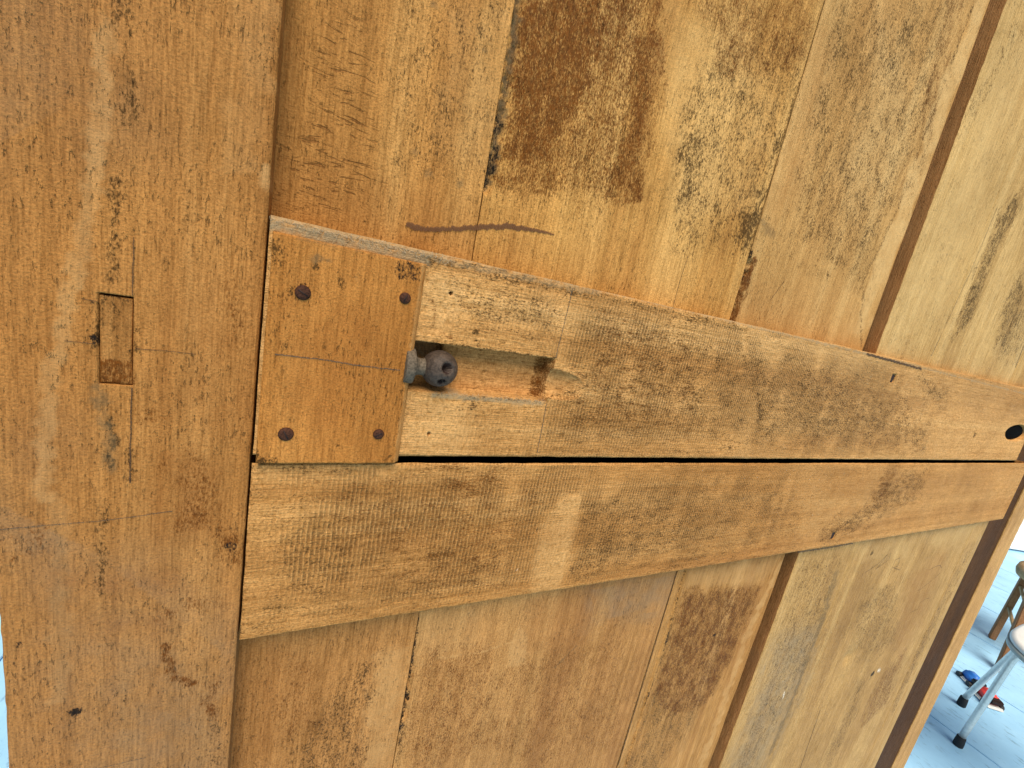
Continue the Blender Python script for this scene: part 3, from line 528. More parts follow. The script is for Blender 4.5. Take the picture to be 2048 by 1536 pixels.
  ('p', 'pale', 0.6, 12, [(707.6, -252.3), (906.2, -254.6), (910.4, -291.9), (878.3, -283.6), (803.9, -279.5)]),
  ('p', 'pale', 0.7, 14, [(936.3, -248.1), (1157.2, -240.6), (1121.0, -284.8), (999.6, -277.8)]),
  ('l', 'white', 0.5, 2.5, [(680.7, -487.2), (682.9, -500.7)]),
  ('l', 'mold', 0.8, 5, [(776.3, -263.6), (777.4, -264.1)]),
 ],
 'Q5': [
  ('p', 'mold', 0.42, 14, [(1145.2, -297.8), (1193.6, -275.5), (1177.7, -531.8), (1162.5, -704.2), (1114.0, -612.8)]),
  ('p', 'pale', 0.6, 20, [(1163.1, -246.3), (1230.1, -251.2), (1274.4, -915.7), (1178.4, -874.1), (1162.9, -388.1)]),
 ],
}
RIBBONS = [
 ('pencil_line', 'cover_plate', 1.0, [(-13.0, -52.3), (8.4, -52.5), (29.2, -54.0), (51.6, -54.3)]),
 ('pencil_line', 'upper_brace', 0.8, [(159.1, 13.2), (158.9, -1.9), (157.8, -26.5), (157.6, -35.4)]),
 ('pencil_line', 'upper_brace', 0.8, [(158.3, -68.8), (158.9, -85.6), (159.3, -107.0)]),
 ('pencil_line', 'edge_board', 0.6, [(-117.9, -148.4), (-102.9, -147.5), (-85.0, -146.6), (-69.6, -144.8), (-54.3, -142.5)]),
 ('pencil_line', 'edge_board', 0.5, [(-82.6, -304.0), (-72.7, -304.0), (-63.1, -304.4)]),
 ('hairline_crack', 'edge_board', 0.5, [(-71.3, -6.7), (-71.3, -16.8), (-71.6, -32.5)]),
 ('hairline_crack', 'edge_board', 0.6, [(-71.4, -76.4), (-71.6, -98.0), (-71.7, -126.0)]),
 ('hairline_crack', 'edge_board', 0.35, [(-94.8, -56.7), (-89.6, -56.7), (-84.2, -56.9)]),
 ('hairline_crack', 'edge_board', 0.35, [(-70.4, -57.3), (-59.3, -56.9), (-47.1, -57.2)]),
 ('hairline_crack', 'edge_board', 0.3, [(-88.9, -37.1), (-83.6, -37.5)]),
 ('hairline_crack', 'P2', 0.5, [(272.2, 59.1), (270.7, 39.1), (270.7, 16.0)]),
 ('pencil_scribble', 'Q4', 1.2, [(780.1, -298.1), (809.4, -287.1), (829.0, -271.9), (811.3, -296.1), (841.4, -282.1), (838.9, -270.3)]),
 ('pencil_scribble', 'Q4', 1.2, [(865.4, -314.0), (864.1, -286.5), (878.3, -283.6), (882.5, -299.7), (868.3, -300.7), (898.2, -309.1), (897.4, -295.1)]),
 ('pencil_scribble', 'Q4', 1.2, [(1007.2, -366.0), (1042.0, -353.6), (1073.5, -338.1)]),
 ('pencil_scribble', 'Q4', 1.2, [(1016.9, -324.5), (1036.7, -319.9), (1056.6, -319.3), (1069.9, -327.2)]),
 ('pencil_scribble', 'Q4', 1.0, [(1016.4, -412.4), (1043.7, -410.0), (1041.8, -395.7), (1057.9, -391.0), (1074.8, -391.6)]),
 ('hairline_crack', 'Q4', 1.5, [(820.8, -567.6), (836.9, -698.9)]),
 ('hairline_crack', 'upper_brace', 2.6, [(545.9, 13.1), (610.7, 11.8), (679.3, 9.9)]),  # gap between brace and plank, its shade drawn as a dark line
 ('hairline_crack', 'lower_brace', 2.2, [(553.0, -232.0), (614.1, -232.8), (681.0, -231.9)]),  # shaded gap under the lower brace, drawn as a dark line
 ('pencil_line', 'P4', 1.2, [(734.2, 215.3), (732.0, 137.2), (717.7, 28.7)]),
 ('hairline_crack', 'P5', 1.8, [(997.3, 78.8), (1001.0, 43.1)]),
 ('hairline_crack', 'Q3', 1.3, [(375.2, -248.6), (375.8, -320.0), (376.2, -397.6), (376.5, -514.6)]),  # shade in the plank joint, drawn over it as a dark line
 ('hairline_crack', 'P3', 0.5, [(388.4, 43.0), (400.7, 64.0)]),
]
STROKE = [(47.7, 29.0), (53.1, 28.3), (59.1, 28.6), (74.2, 32.8), (93.2, 38.0), (109.8, 42.9), (127.9, 45.4), (146.6, 46.2)]


# ------------------------------------------------------------------ the table, stood on edge
OX = 0.70
table = empty('wooden_table', (OX, WALL, 0))
tag(table, 'large worn wooden table standing on edge, its rough plank underside and braces facing out', 'table')
def loc(u, v, dep):   # board millimetres -> table space metres
    return (u / 1000 - OX, dep / 1000, v / 1000 + EYE)
def axis(a, b, step, fine=None, extra=()):
    f0, f1 = fine or (a, b); f0 = max(a, f0); f1 = min(b, f1)
    L = list(np.linspace(f0, f1, max(2, int((f1 - f0) / step) + 1)))
    if f0 > a + 1e-6: L += list(np.linspace(a, f0, max(2, int((f0 - a) / 30) + 1))[:-1])
    if f1 < b - 1e-6: L += list(np.linspace(f1, b, max(2, int((b - f1) / 30) + 1))[1:])
    L = np.array(L)
    for e in extra:
        if a < e < b:
            L = L[np.abs(L - e) > .16]; L = np.append(L, e)
    # thin bevel rows at both ends
    for e in (a + .25, a + .7, b - .25, b - .7): L = np.append(L, e)
    return np.unique(np.round(L, 4))
def board(name, key, u0, u1, v0, v1, dep, thick, mat, parent, step=2., fine_u=None, fine_v=None, xu=(), xv=(), hfun=None, bev=.7, seed=0, warp=.25, undercut=0):
    us = axis(u0, u1, step, fine_u, xu); vv = axis(v0, v1, step, fine_v, xv)
    U, V = np.meshgrid(us, vv, indexing='ij')
    nu, nv = U.shape
    # worn arris: rounded and slightly uneven edge
    de = np.minimum(np.minimum(U - u0, u1 - U), np.minimum(V - v0, v1 - V))
    jit = .5 + vnoise(U, V, 6, seed) * 1.0
    H = bev * jit * (1 - ss(0, 1.0 * bev + .2, de)) + (vnoise(U, V, 90, seed + 1) - .5) * warp
    if hfun is not None: H = H + hfun(U, V)
    # the outline itself wanders a little
    wob = (vnoise(U, V, 14, seed + 2) - .5) * .35 + (vnoise(U, V, 70, seed + 3) - .5) * .35
    Uo = U.copy(); Vo = V.copy()
    Uo[0] += wob[0]; Uo[-1] += wob[-1]; Vo[:, 0] += wob[:, 0]; Vo[:, -1] += wob[:, -1]
    top = np.stack([Uo / 1000 - OX, (dep + H) / 1000, Vo / 1000 + EYE], -1).reshape(-1, 3)
    idx = np.arange(nu * nv).reshape(nu, nv)
    q = np.stack([idx[:-1, :-1], idx[1:, :-1], idx[1:, 1:], idx[:-1, 1:]], -1).reshape(-1, 4)
    loop = np.concatenate([idx[:, 0], idx[-1, 1:], idx[-2::-1, -1], idx[0, -2:0:-1]])
    back = top[loop].copy(); back[:, 1] = (dep + thick) / 1000
    back[loop % nv == nv - 1, 2] -= undercut / 1000      # upper edge slanted back, shaped so the gap goes dark
    nb = len(loop); b0 = nu * nv; k = np.arange(nb); k2 = (k + 1) % nb
    sk = np.stack([loop[k], b0 + k, b0 + k2, loop[k2]], -1)
    F = q.tolist() + sk.tolist() + [list(range(b0 + nb - 1, b0 - 1, -1))]
    me = bpy.data.meshes.new(name)
    me.from_pydata(np.concatenate([top, back]).tolist(), [], F)
    me.materials.append(mat)
    sm = np.zeros(len(F), bool); sm[:len(q)] = True
    me.polygons.foreach_set('use_smooth', sm)
    vals = {}
    for t, a, kk, wd, pts in MARKS.get(key, []) + MARKS.get(ALSO.get(key), []):
        cu = [p[0] for p in pts]; cv = [p[1] for p in pts]; r = wd * 3 + 2
        iu = np.where((us > min(cu) - r) & (us < max(cu) + r))[0]; iv = np.where((vv > min(cv) - r) & (vv < max(cv) + r))[0]
        if not len(iu) or not len(iv): continue
        sl = (slice(iu[0], iu[-1] + 1), slice(iv[0], iv[-1] + 1))
        su, sv = U[sl], V[sl]
        d = seg_dist(su, sv, pts, t == 'p')
        wd = wd * (1.5 if t == 'p' and wd > 2.6 else 1)
        d = d + (vnoise(su, sv, max(3, wd * .8), seed + 9) - .5) * wd * 1.1
        if t == 'p':
            d = np.where(inside(su, sv, pts), -d, d); mk = 1 - ss(-wd, wd, d)
        else:
            mk = 1 - ss(wd * .35, wd * 1.0, d)
        if a == 'clean':
            for o_ in ('saw', 'mold', 'brown'):
                if o_ in vals: vals[o_][sl] *= 1 - mk * kk
            continue
        if a not in vals: vals[a] = np.zeros(U.shape)
        vals[a][sl] = np.maximum(vals[a][sl], mk * kk)
    for a, f in vals.items():
        at = me.attributes.new(a, 'FLOAT', 'POINT')
        at.data.foreach_set('value', np.concatenate([f.reshape(-1), f.reshape(-1)[loop]]).astype(np.float32))
    me.update()
    return link(bpy.data.objects.new(name, me), parent)
ALSO = dict(P5='P4', P6='P4', Q5='Q4')     # marks that run on over the joint
TOP, BOT = 640, -1100      # table ends, mm from eye level

# --- edge board with a let-in repair patch
def h_edge(U, V):
    r = (U > -83.6) & (U < -71.2) & (V > -75.6) & (V < -33.4)
    return np.where(r, 6., 0.)
edge = board('edge_board', 'edge_board', -120, -21.2, BOT, TOP, 0, 45, M['edge'], table, 1.4, None, (-320, 130),
             (-83.7, -83.5, -71.3, -71.1), (-75.7, -75.5, -33.5, -33.3), h_edge, .8, 1)
pt = board('repair_patch', 'patch', -83.2, -71.6, -75.3, -34.3, .5, 5, M['patch'], edge, 1.2, hfun=lambda U, V: .5 * np.exp(-((U + 78.5) / 1.6) ** 2), bev=.4, seed=2)
tag(pt, 'narrow darker rectangular repair patch let into the edge board')

# --- braces
SL = (55, 157.4, -67.0, -36.4)            # slot
def h_ub(U, V):
    H = np.zeros(U.shape)
    slot = (U > SL[0]) & (U < SL[1]) & (V > SL[2]) & (V < SL[3])
    mid = (SL[2] + SL[3]) / 2
    floor_ = 12.5 - 1.6 * np.abs((V - mid) / 15) ** 3 + 18 * (U < 80)
    H = np.where(slot, floor_, H)
    # thumb scoop at the slot's end
    t = np.clip((U - SL[1]) / 31., 0, 1); wd = 10.5 * np.sqrt(np.clip(1 - t ** 3, 0, 1)) + .01
    sc_ = (1 - ((V + 54.5 + 2.5 * t) / wd) ** 2)
    H = np.where((U >= SL[1]) & (sc_ > 0), np.maximum(H, 6.0 * np.sqrt(np.clip(sc_, 0, 1)) * (1 - t ** 2)), H)
    for hu, hv in ((76.2, -5.4), (76.3, -95.2)):
        H = np.where(np.hypot(U - hu, V - hv) < 1.15, 9., H)
    e = ((U - 1094) / 52) ** 2 + ((V + 60) / 14.5) ** 2
    H = np.where(e < 1, 36., H)
    for nu_, nv_ in ((621.9, -7.5),):
        H = np.where((np.abs(U - nu_) < 5) & (np.abs(V - nv_) < 5), 2.0, H)
    # planed-off low spot beside the cover plate
    H = H + .8 * ss(14, 0, np.abs(U - 70)) * (V > -30)
    H = H + .5 * vnoise(U, V, 2.2, 31) * ss(100, 200, U) * .5
    return H
xu = [79.9, 80.1, SL[0] - .08, SL[0] + .08, SL[1] - .1, SL[1] + .1] + [x for c in (76.2,) for x in (c - 1.2, c - 1.1, c - .5, c + .5, c + 1.1, c + 1.2)] + list(np.linspace(1041, 1147, 70)) + [616.8, 617, 626.8, 627]
xu += list(np.arange(158.2, 190, .7))
xv = list(np.arange(-66, -38, .7)) + [SL[2] - .1, SL[2] + .1, SL[3] - .1, SL[3] + .1] + [x for c in (-5.4, -95.2) for x in (c - 1.2, c - 1.1, c - .5, c + .5, c + 1.1, c + 1.2)] + [-12.6, -12.4, -2.6, -2.4]
ub = board('brace', 'upper_brace', -20, 1152, -110.8, 15.6, 0, 18, M['ubrace'], table, 1.5, None, None, xu, xv, h_ub, .9, 3)
tag(ub, 'brace with a routed slot, a cover plate and a metal ball stud')
def h_lb(U, V):
    H = .25 * vnoise(U, V, 2.2, 33)
    # pale sliver planed flat
    H = np.where((np.abs(U - 623.6) < 5) & (np.abs(V + 216.4) < 5), 2.0, H)
    return H
lb = board('brace', 'lower_brace', -20, 1226, -232.4, -115.8, 0, 18, M['lbrace'], table, 1.5, None, None, [618.5, 618.7, 628.5, 628.7], [-221.5, -221.3, -211.5, -211.3], h_lb, .9, 4, undercut=16)
tag(lb, 'brace covered in close upright saw marks')
# square cut nails in both braces
for (nu_, nv_, par) in ((621.9, -7.5, ub), (623.6, -216.4, lb)):
    bm = bmesh.new(); box(bm, loc(nu_, nv_, 3.2), (.0072, .004, .0085), Matrix.Rotation(.3, 3, 'Y'))
    bmesh.ops.bevel(bm, geom=bm.edges[:], offset=.0006, segments=1)
    bm_obj('nail', bm, M['rust_and_shade'], par)

bm = bmesh.new(); bmesh.ops.create_uvsphere(bm, u_segments=32, v_segments=16, radius=1)  # black filler added so the hole in the brace reads dark
for v_ in bm.verts: v_.co = Vector(loc(1094 + v_.co.x * 51, -60 + v_.co.z * 14, 7 + v_.co.y * 5))
tag(bm_obj('hole_shade', bm, M['hole_shade'], ub, True), 'black oval filler that shades the hole')
# --- cover plate with four screws
def at_plate(u, v): return (u * 246 / 250, v * 246 / 250)
SCREWS = [at_plate(-2.8, -19.0), at_plate(49.5, -12.8), at_plate(-4.8, -97.9), at_plate(45.0, -96.3)]
cp = board('cover_plate', 'cover_plate', -18.2, 58.8, -114.0, 8.2, -4, 3.6, M['plate'], table, .9, None, None, (), (), lambda U, V: 2.6 * ss(55.8, 58.6, U), .6, 5)
tag(cp, 'orange-brown wooden cover plate held by four rusty screws')
def screw(u, v, r, rot):
    bm = bmesh.new()
    R = Matrix.Rotation(math.radians(90), 4, 'X')      # lathe axis points out of the board (-y)
    prof = [(r * .8, -1.0), (r, -.2), (r, .1), (r * .93, .55), (r * .72, 1.0), (r * .42, 1.25), (r * .05, 1.35)]
    lathe(bm, [(a / 1000, b / 1000) for a, b in prof], Matrix.Translation(loc(u, v, -4.2)) @ R, 28)
    n0 = len(bm.faces)
    box(bm, loc(u, v, -5.35), (r * 1.3 / 1000, .0005, .0007), Matrix.Rotation(rot, 3, 'Y'))
    bm.faces.ensure_lookup_table()
    for f_ in bm.faces[n0:]: f_.material_index = 1
    o = bm_obj('screw', bm, M['rust'], cp, True); o.data.materials.append(M['rust_and_shade'])
for (u, v), r, rot in zip(SCREWS, (3.8, 3.2, 3.9, 3.2), (.5, 1.9, 1.1, 2.6)): screw(u, v, r, rot)

# --- ball stud lying in the slot
def ball():
    c = Vector((76.5, -52.0, 1.0)); R = 11.4
    bm = bmesh.new(); bmesh.ops.create_uvsphere(bm, u_segments=96, v_segments=72, radius=R)
    # directions in (u, depth, v): two drilled holes
    holes = [(Vector((.22, -.97, .26)).normalized(), .36), (Vector((.02, -.78, -.62)).normalized(), .26)]
    dark = set()
    for vtx in bm.verts:
        p = vtx.co.normalized()
        for d, ang in holes:
            a = p.angle(d)
            if a < ang: vtx.co = p * R * (.25 if a < ang - .05 else .9); dark.add(vtx)
            elif a < ang + .06: vtx.co = p * R * .985
    for vtx in bm.verts:
        q = vtx.co; vtx.co = Vector(loc(c.x + q.x, c.y + q.z, c.z + q.y))
    for f_ in bm.faces:
        if all(v_ in dark for v_ in f_.verts): f_.material_index = 1  # hole insides coloured near-black to stand for shade
    o = bm_obj('ball_stud', bm, M['gunmetal'], table, True); o.data.materials.append(M['rust_and_shade'])
    ax = Matrix.Rotation(math.radians(-90), 4, 'Y')
    def lat(name, prof):
        bm = bmesh.new(); T = Matrix.Translation(loc(c.x, c.y, c.z)) @ ax
        lathe(bm, [(a / 1000, b / 1000) for a, b in prof], T, 40); return bm_obj(name, bm, M['iron'], o, True)
    lat('neck', [(6.2, 8.5), (5.3, 10.5), (5.0, 12.5), (5.6, 14.5), (7.6, 16.2), (9.0, 17)])
    lat('flange', [(10.0, 16.6), (10.8, 17.0), (10.8, 22), (10.0, 22.4)])
    return o
tag(ball(), 'dull grey metal ball stud with two drilled holes')

# --- planks. Gaps between them are real.
def tear(U, V, pts, w, deep, seed):
    d = seg_dist(U, V, pts) + (vnoise(U, V, 4, seed) - .5) * w * .9
    return deep * (1 - ss(w * .45, w, d)) * (.6 + .8 * vnoise(U, V, 2.5, seed + 1))
def groove(U, u, w, deep): return deep * (1 - ss(w * .3, w, np.abs(U - u)))
PT = 17
P = {}
P['P1'] = board('plank', 'P1', -30, 91.3, 8, TOP, 18, PT, M['P1'], table, 1.5, None, (8, 170), (), (), lambda U, V: .7 * ss(-11, -14, U), .35, 11)
TORN = [(93, 200), (92.6, 164), (92.2, 140), (91.6, 110), (91.9, 62)]
P['P2'] = board('plank', 'P2', 91.8, 342.4, 8, TOP, 18, PT, M['P2'], table, 1.5, None, (8, 320), (), (),
                lambda U, V: tear(U, V, [(93.5, 200), (94, 165), (94.5, 110), (93.5, 62)], 3.6, 2.6, 41), .35, 12)
P['P3'] = board('plank', 'P3', 344.2, 584.0, 8, TOP, 18, PT, M['P3'], table, 1.8, None, (8, 385), (), (),
                lambda U, V: 4.5 * ss(566 + 3.5 * vnoise(V, V * 0 + 3, 60, 3), 585, U) ** 2 + tear(U, V, [(344, 8), (345, 40), (345, 70)], 4, 3.5, 44), .6, 13)
P['P4'] = board('plank', 'P4', 587.5, 722.5, 8, TOP, 10, PT + 8, M['P4'], table, 2.2, None, (8, 390), (), (), None, .7, 14)
P['P4'].data.materials.append(M['side'])
P['P5'] = board('plank', 'P5', 723.3, 1004.5, 8, TOP, 10, PT + 8, M['P4'], table, 3.5, None, (8, 390), (), (), None, .7, 15)
P['P6'] = board('plank', 'P6', 1006, 1217, 8, TOP, 10, PT + 8, M['P4'], table, 5, None, (8, 390), (), (), None, 2.5, 16)
P['Q1'] = board('plank', 'Q1', -30, 96.6, BOT + 40, -225, 18, PT, M['Q1'], table, 1.6, None, (-440, -225), (), (), None, .3, 17)
P['Q2'] = board('plank', 'Q2', 97.2, 374.6, BOT + 40, -225, 18, PT, M['Q2'], table, 1.6, None, (-520, -225), (), (),
                lambda U, V: tear(U, V, [(97, -300), (98, -330), (97.5, -352)], 3.2, 2.4, 47), .3, 18)
P['Q3'] = board('plank', 'Q3', 376.6, 577.6, BOT + 40, -225, 18, PT, M['Q3'], table, 1.8, None, (-640, -225), (), (),
                lambda U, V: 4.5 * ss(560 + 4 * vnoise(V, V * 0 + 3, 50, 6), 579, U) ** 2 + tear(U, V, [(388, -225), (389, -300), (388, -360), (390, -520)], 2.2, 1.4, 49), .6, 19)
P['Q4'] = board('plank', 'Q4', 581.5, 1135.4, BOT + 40, -225, 10, PT + 8, M['Q4'], table, 2.6, None, (-900, -225), (), (),
                lambda U, V: 3.5 * np.exp(-(((U - 843) / 13) ** 2 + ((V + 468) / 13) ** 2)) + .9 * groove(U, 716 + 4 * vnoise(V, V * 0, 120, 5), 6, 1), .7, 20)
P['Q4'].data.materials.append(M['side'])
P['Q5'] = board('plank', 'Q5', 1137.2, 1217.5, BOT + 40, -225, 10, PT + 8, M['Q4'], table, 2.6, None, (-900, -225), (), (),
                lambda U, V: 5 * ss(1196, 1218, U) ** 2 + .8 * groove(U, 1172 + 5 * vnoise(V, V * 0, 90, 8), 5, 1), .8, 21)
for k in ('P4', 'Q4'):                                   # stained left edges of the two prouder planks
    me = P[k].data; x0 = min(v.co.x for v in me.vertices)
    for p_ in me.polygons:
        if abs(p_.normal.x) > .9 and p_.center.x < x0 + .002: p_.material_index = 1
PLBL = dict(P2='plank stained with a big mottled rust-brown patch', P3='plank with a rounded right edge', Q1='plank with a pale yellow streak')
for k, t in PLBL.items(): P[k]['label'] = t

# --- tabletop behind the planks, with its pale lipping
board('tabletop', 'none', -110, 1538, BOT + 20, TOP - 10, 37.5, 14, M['shaded_wood'], table, 40, bev=.3, seed=23)
board('rim', 'none', 1447, 1542, BOT, TOP, 35, 26, M['rim'], table, 6, None, (-1100, 0), bev=1.2, seed=24)

# --- pencil lines, hairline cracks and gap shade, a stroke of varnish
KEY = dict(edge_board=edge, upper_brace=ub, lower_brace=lb, cover_plate=cp, **P)
DEPTH = dict(edge_board=0, upper_brace=0, lower_brace=0, cover_plate=-4, P1=18, P2=18, P3=18, P4=10, P5=10, Q1=18, Q2=18, Q3=18, Q4=10, Q5=10)
def ribbon(name, pts, ws, dep, mat, parent, label=None):
    # resample, then three rows so coverage fades to the sides
    P_ = [Vector(p) for p in pts]; out = []
    W = ws if isinstance(ws, (list, tuple)) else [ws] * len(P_)
    for i in range(len(P_) - 1):
        n = max(2, int((P_[i + 1] - P_[i]).length / 1.5))
        for k in range(n): out.append((P_[i].lerp(P_[i + 1], k / n), W[i] + (W[i + 1] - W[i]) * k / n))
    out.append((P_[-1], W[-1]))
    V, F, E = [], [], []
    for i, (p, w_) in enumerate(out):
        t = (out[min(i + 1, len(out) - 1)][0] - out[max(i - 1, 0)][0]).normalized(); n = Vector((-t.y, t.x))
        j = (random.random() - .5) * w_ * .25
        for s in (-1, 0, 1):
            q = p + n * (s * w_ * .5 + j); V.append(loc(q.x, q.y, dep)); E.append(0. if s else 1.)
    for i in range(len(out) - 1):
        for s in (0, 1):
            a = i * 3 + s; F.append((a, a + 1, a + 4, a + 3))
    o = mesh_obj(name, V, F, mat, parent); at = o.data.attributes.new('edge', 'FLOAT', 'POINT')
    at.data.foreach_set('value', np.array(E, np.float32))
    if label: o['label'] = label
    return o
for name, key, w_, pts in RIBBONS:
    ribbon(name, pts, w_ * 1.6, DEPTH[key] - .35, M['crackm'] if 'crack' in name else M['pencil'], KEY[key])
ribbon('varnish_stroke', STROKE, [3.0, 5.0, 3.4, 3.4, 4.2, 4.6, 3.4, 1.2], 17.6, M['varnish'], P['P2'], 'thin wavy brown stroke of varnish')

# --- lint caught along the brace's edge and in the slot
bm = bmesh.new(); rng = random.Random(3)
for i in range(520):
    t = rng.random()
    if i < 380:
        u = -20 + 95 * t ** .8; v = 14.6 - .5 * rng.random() - abs(rng.gauss(0, 1.6)); dep = -.2
    else:
        u = 75 + 82 * t; v = -67.2 - abs(rng.gauss(0, .9)); dep = .1
    a = rng.uniform(0, 6.28); l = rng.uniform(.6, 2.2)
    p0 = Vector((u, v)); p1 = p0 + Vector((math.cos(a), math.sin(a))) * l * .5; a += rng.uniform(-.9, .9)
    p2 = p1 + Vector((math.cos(a), math.sin(a))) * l * .5
    pts = [loc(p0.x, p0.y, dep), loc(p1.x, p1.y, dep - rng.uniform(.2, .9)), loc(p2.x, p2.y, dep)]
    tube(bm, pts, .00006, 3)
tag(bm_obj('lint', bm, M['lint'], ub), 'pale dusty lint', kind='stuff')

# ------------------------------------------------------------------ floor, wall
def concrete():
    g = G('sky_tinted_concrete'); c = g.coord((1, 1, 1))
    n = g.noise(c, 7, 6, .65); f = g.noise(g.coord((60, 18, 60)), 1, 5, .7)
    big = g.noise(g.coord((2.2, 2.2, 2.2)), 1, 5, .65)
    n = g.math('ADD', g.math('MULTIPLY', n, .6), g.math('MULTIPLY', big, .4))
    col = g.ramp(n, [(.36, FLOOR_A), (.55, FLOOR_B), (.66, FLOOR_C)])
    sp = g.rng(f, .55, .68); col = g.mix(g.math('MULTIPLY', sp, .5), col, C4([x * .42 for x in FLOOR_A]))
    g.set(g.p.inputs['Base Color'], col); g.p.inputs['Roughness'].default_value = .55
    g.bump(g.math('SUBTRACT', f, g.math('MULTIPLY', sp, .5)), .5, .004); return g.m
FLOOR_A, FLOOR_B, FLOOR_C = (.30, .58, .84), (.36, .66, .92), (.42, .72, .95)  # the skylight's blue is put into the floor colour
M['concrete'] = concrete()
M['whitewall'] = plain('white_render', (.86, .86, .84), .8, 0, .03, 8, .002)
M['chrome'] = plain('dull_chrome', (.80, .80, .77), .3, .55, .1, 120, .0006)
M['rubber'] = plain('black_rubber', (.012, .013, .016), .7, 0, .2, 200)
M['whiteseat'] = plain('white_vinyl', (.86, .86, .82), .35, 0, .02, 30)
M['seatedge'] = plain('grey_green_edge_band', (.42, .48, .46), .45, 0, .08, 60)
M['brownwood'] = wood('stool_leg_wood', (.28, .15, .09), (.37, .21, .13), (.44, .26, .17), 'v', 21, .3, .1)
M['palewood'] = wood('stool_pale_wood', (.45, .33, .22), (.56, .43, .30), (.62, .50, .36), 'u', 22, .2, .1)
M['stoolseat'] = wood('stool_seat_wood', (.17, .095, .045), (.24, .13, .065), (.30, .17, .09), 'u', 23, .2, .1)
M['blue'] = plain('blue_plastic', (.03, .18, .62), .35, 0, .1, 80)
M['red'] = plain('coral_red_plastic', (.80, .07, .06), .4, 0, .1, 80)
M['black'] = plain('black_plastic', (.01, .01, .012), .45, 0, .1, 80)
M['whiteplastic'] = plain('white_plastic', (.75, .75, .72), .45, 0, .05, 80)

ground = mesh_obj('floor', [(-20, -20, -.012), (20, -20, -.012), (20, 20, -.012), (-20, 20, -.012)], [(0, 1, 2, 3)], M['concrete'])
tag(ground, kind='structure')
SW, SLN, GAP = .4345, 1.30, .0035
bm = bmesh.new(); box(bm, (SW / 2, SLN / 2, -.006), (SW - GAP, SLN - GAP, .012))
bmesh.ops.bevel(bm, geom=[e for e in bm.edges if all(v.co.z > -.001 for v in e.verts)], offset=.0015, segments=2, affect='EDGES')
slab_me = None
for i in range(-7, 10):
    for j in range(-2, 3):
        x, y = 2.006 + (i - 4) * SW, -.35 + j * SLN
        if slab_me is None:
            s = bm_obj('floor_slab', bm, M['concrete'], ground); slab_me = s.data
        else:
            s = link(bpy.data.objects.new('floor_slab', slab_me), ground)
        s.location = (x, y, 0)

# white wall far behind the stools, set a little askew
wy = Vector((.099, -.039)).normalized(); wn = Vector((-wy.y, wy.x))
def wp(a, b, z): p = Vector((4.803, .879)) + wy * a + wn * b; return (p.x, p.y, z)
bm = bmesh.new()
lo = [bm.verts.new(wp(a, b, 0)) for a, b in ((-.35, 0), (3.2, 0), (3.2, .2), (-.35, .2))]
hi = [bm.verts.new(wp(a, b, 2.6)) for a, b in ((-.35, 0), (3.2, 0), (3.2, .2), (-.35, .2))]
bm.faces.new(lo[::-1]); bm.faces.new(hi)
for k in range(4): bm.faces.new((lo[k], lo[(k + 1) % 4], hi[(k + 1) % 4], hi[k]))
bmesh.ops.bevel(bm, geom=bm.edges[:], offset=.008, segments=2, affect='EDGES')
tag(bm_obj('white_wall', bm, M['whitewall']), 'bright white wall rising from the far end of the pale floor', 'wall')

# ------------------------------------------------------------------ chrome stool with a white seat
def superell(a, b, e, n=48):
    return [(a * math.copysign(abs(math.cos(t)) ** e, math.cos(t)), b * math.copysign(abs(math.sin(t)) ** e, math.sin(t))) for t in [2 * math.pi * i / n for i in range(n)]]
def pad(bm, cx, cy, a, b, levels, e=.72, n=48):
    rings = [[bm.verts.new((cx + x * k, cy + y * k, z)) for x, y in superell(a, b, e, n)] for k, z in levels]
    for p, q in zip(rings, rings[1:]):
        for i in range(n): bm.faces.new((p[i], p[(i + 1) % n], q[(i + 1) % n], q[i]))
    bm.faces.new(rings[0][::-1]); bm.faces.new(rings[-1])
SX, SY = 1.925, .080
stool = empty('chrome_stool', (SX, SY, 0))
tag(stool, 'stool with a white seat on bent chrome tube legs with black rubber feet', 'stool')
def addp(name, bm, mat, par, base, smooth=True):
    o = bm_obj(name, bm, mat, par, smooth)
    for v in o.data.vertices: v.co -= Vector(base)
    return o
sb = (SX, SY, 0)
bm = bmesh.new(); pad(bm, SX, SY, .206, .200, [(.99, .447), (1.0, .452), (.99, .459), (.95, .4635), (.5, .465)])
seat = addp('seat', bm, M['whiteseat'], stool, sb)
bm = bmesh.new(); pad(bm, SX, SY, .208, .202, [(.97, .431), (.99, .432), (1., .434), (1., .4465)])
addp('edge_band', bm, M['seatedge'], stool, sb)
arc_r = .0085
def arc_leg(foot, top, xin):
    f, t = Vector(foot), Vector(top); pts = [f.lerp(t, k / 6) for k in range(7)]
    d = (t - f).normalized(); e = Vector(xin).normalized(); r = .055
    for k in range(1, 9):
        a = k / 8 * math.pi / 2; pts.append(t + d * r * math.sin(a) + e * r * (1 - math.cos(a)))
    pts.append(pts[-1] + e * .12); return pts
for foot, top, xin in (((1.952, .283, .030), (1.965, .266, .335), (0, -1, .05)), ((2.199, .352, .03), (2.150, .285, .345), (-.3, -1, .03)),
                       ((1.80, -.13, .03), (1.83, -.10, .34), (.1, 1, .03)), ((2.17, -.15, .03), (2.13, -.11, .345), (-.2, 1, .03))):
    bm = bmesh.new(); tube(bm, arc_leg(foot, top, xin), arc_r, 16); lg = addp('leg', bm, M['chrome'], stool, sb)
    bm = bmesh.new(); d = (Vector(top) - Vector(foot)).normalized(); T = Matrix.Translation((foot[0], foot[1], 0))
    lathe(bm, [(.0105, .0), (.0125, .003), (.012, .020), (.0108, .034), (.0095, .036)], T, 20); addp('rubber_foot', bm, M['rubber'], lg, sb)

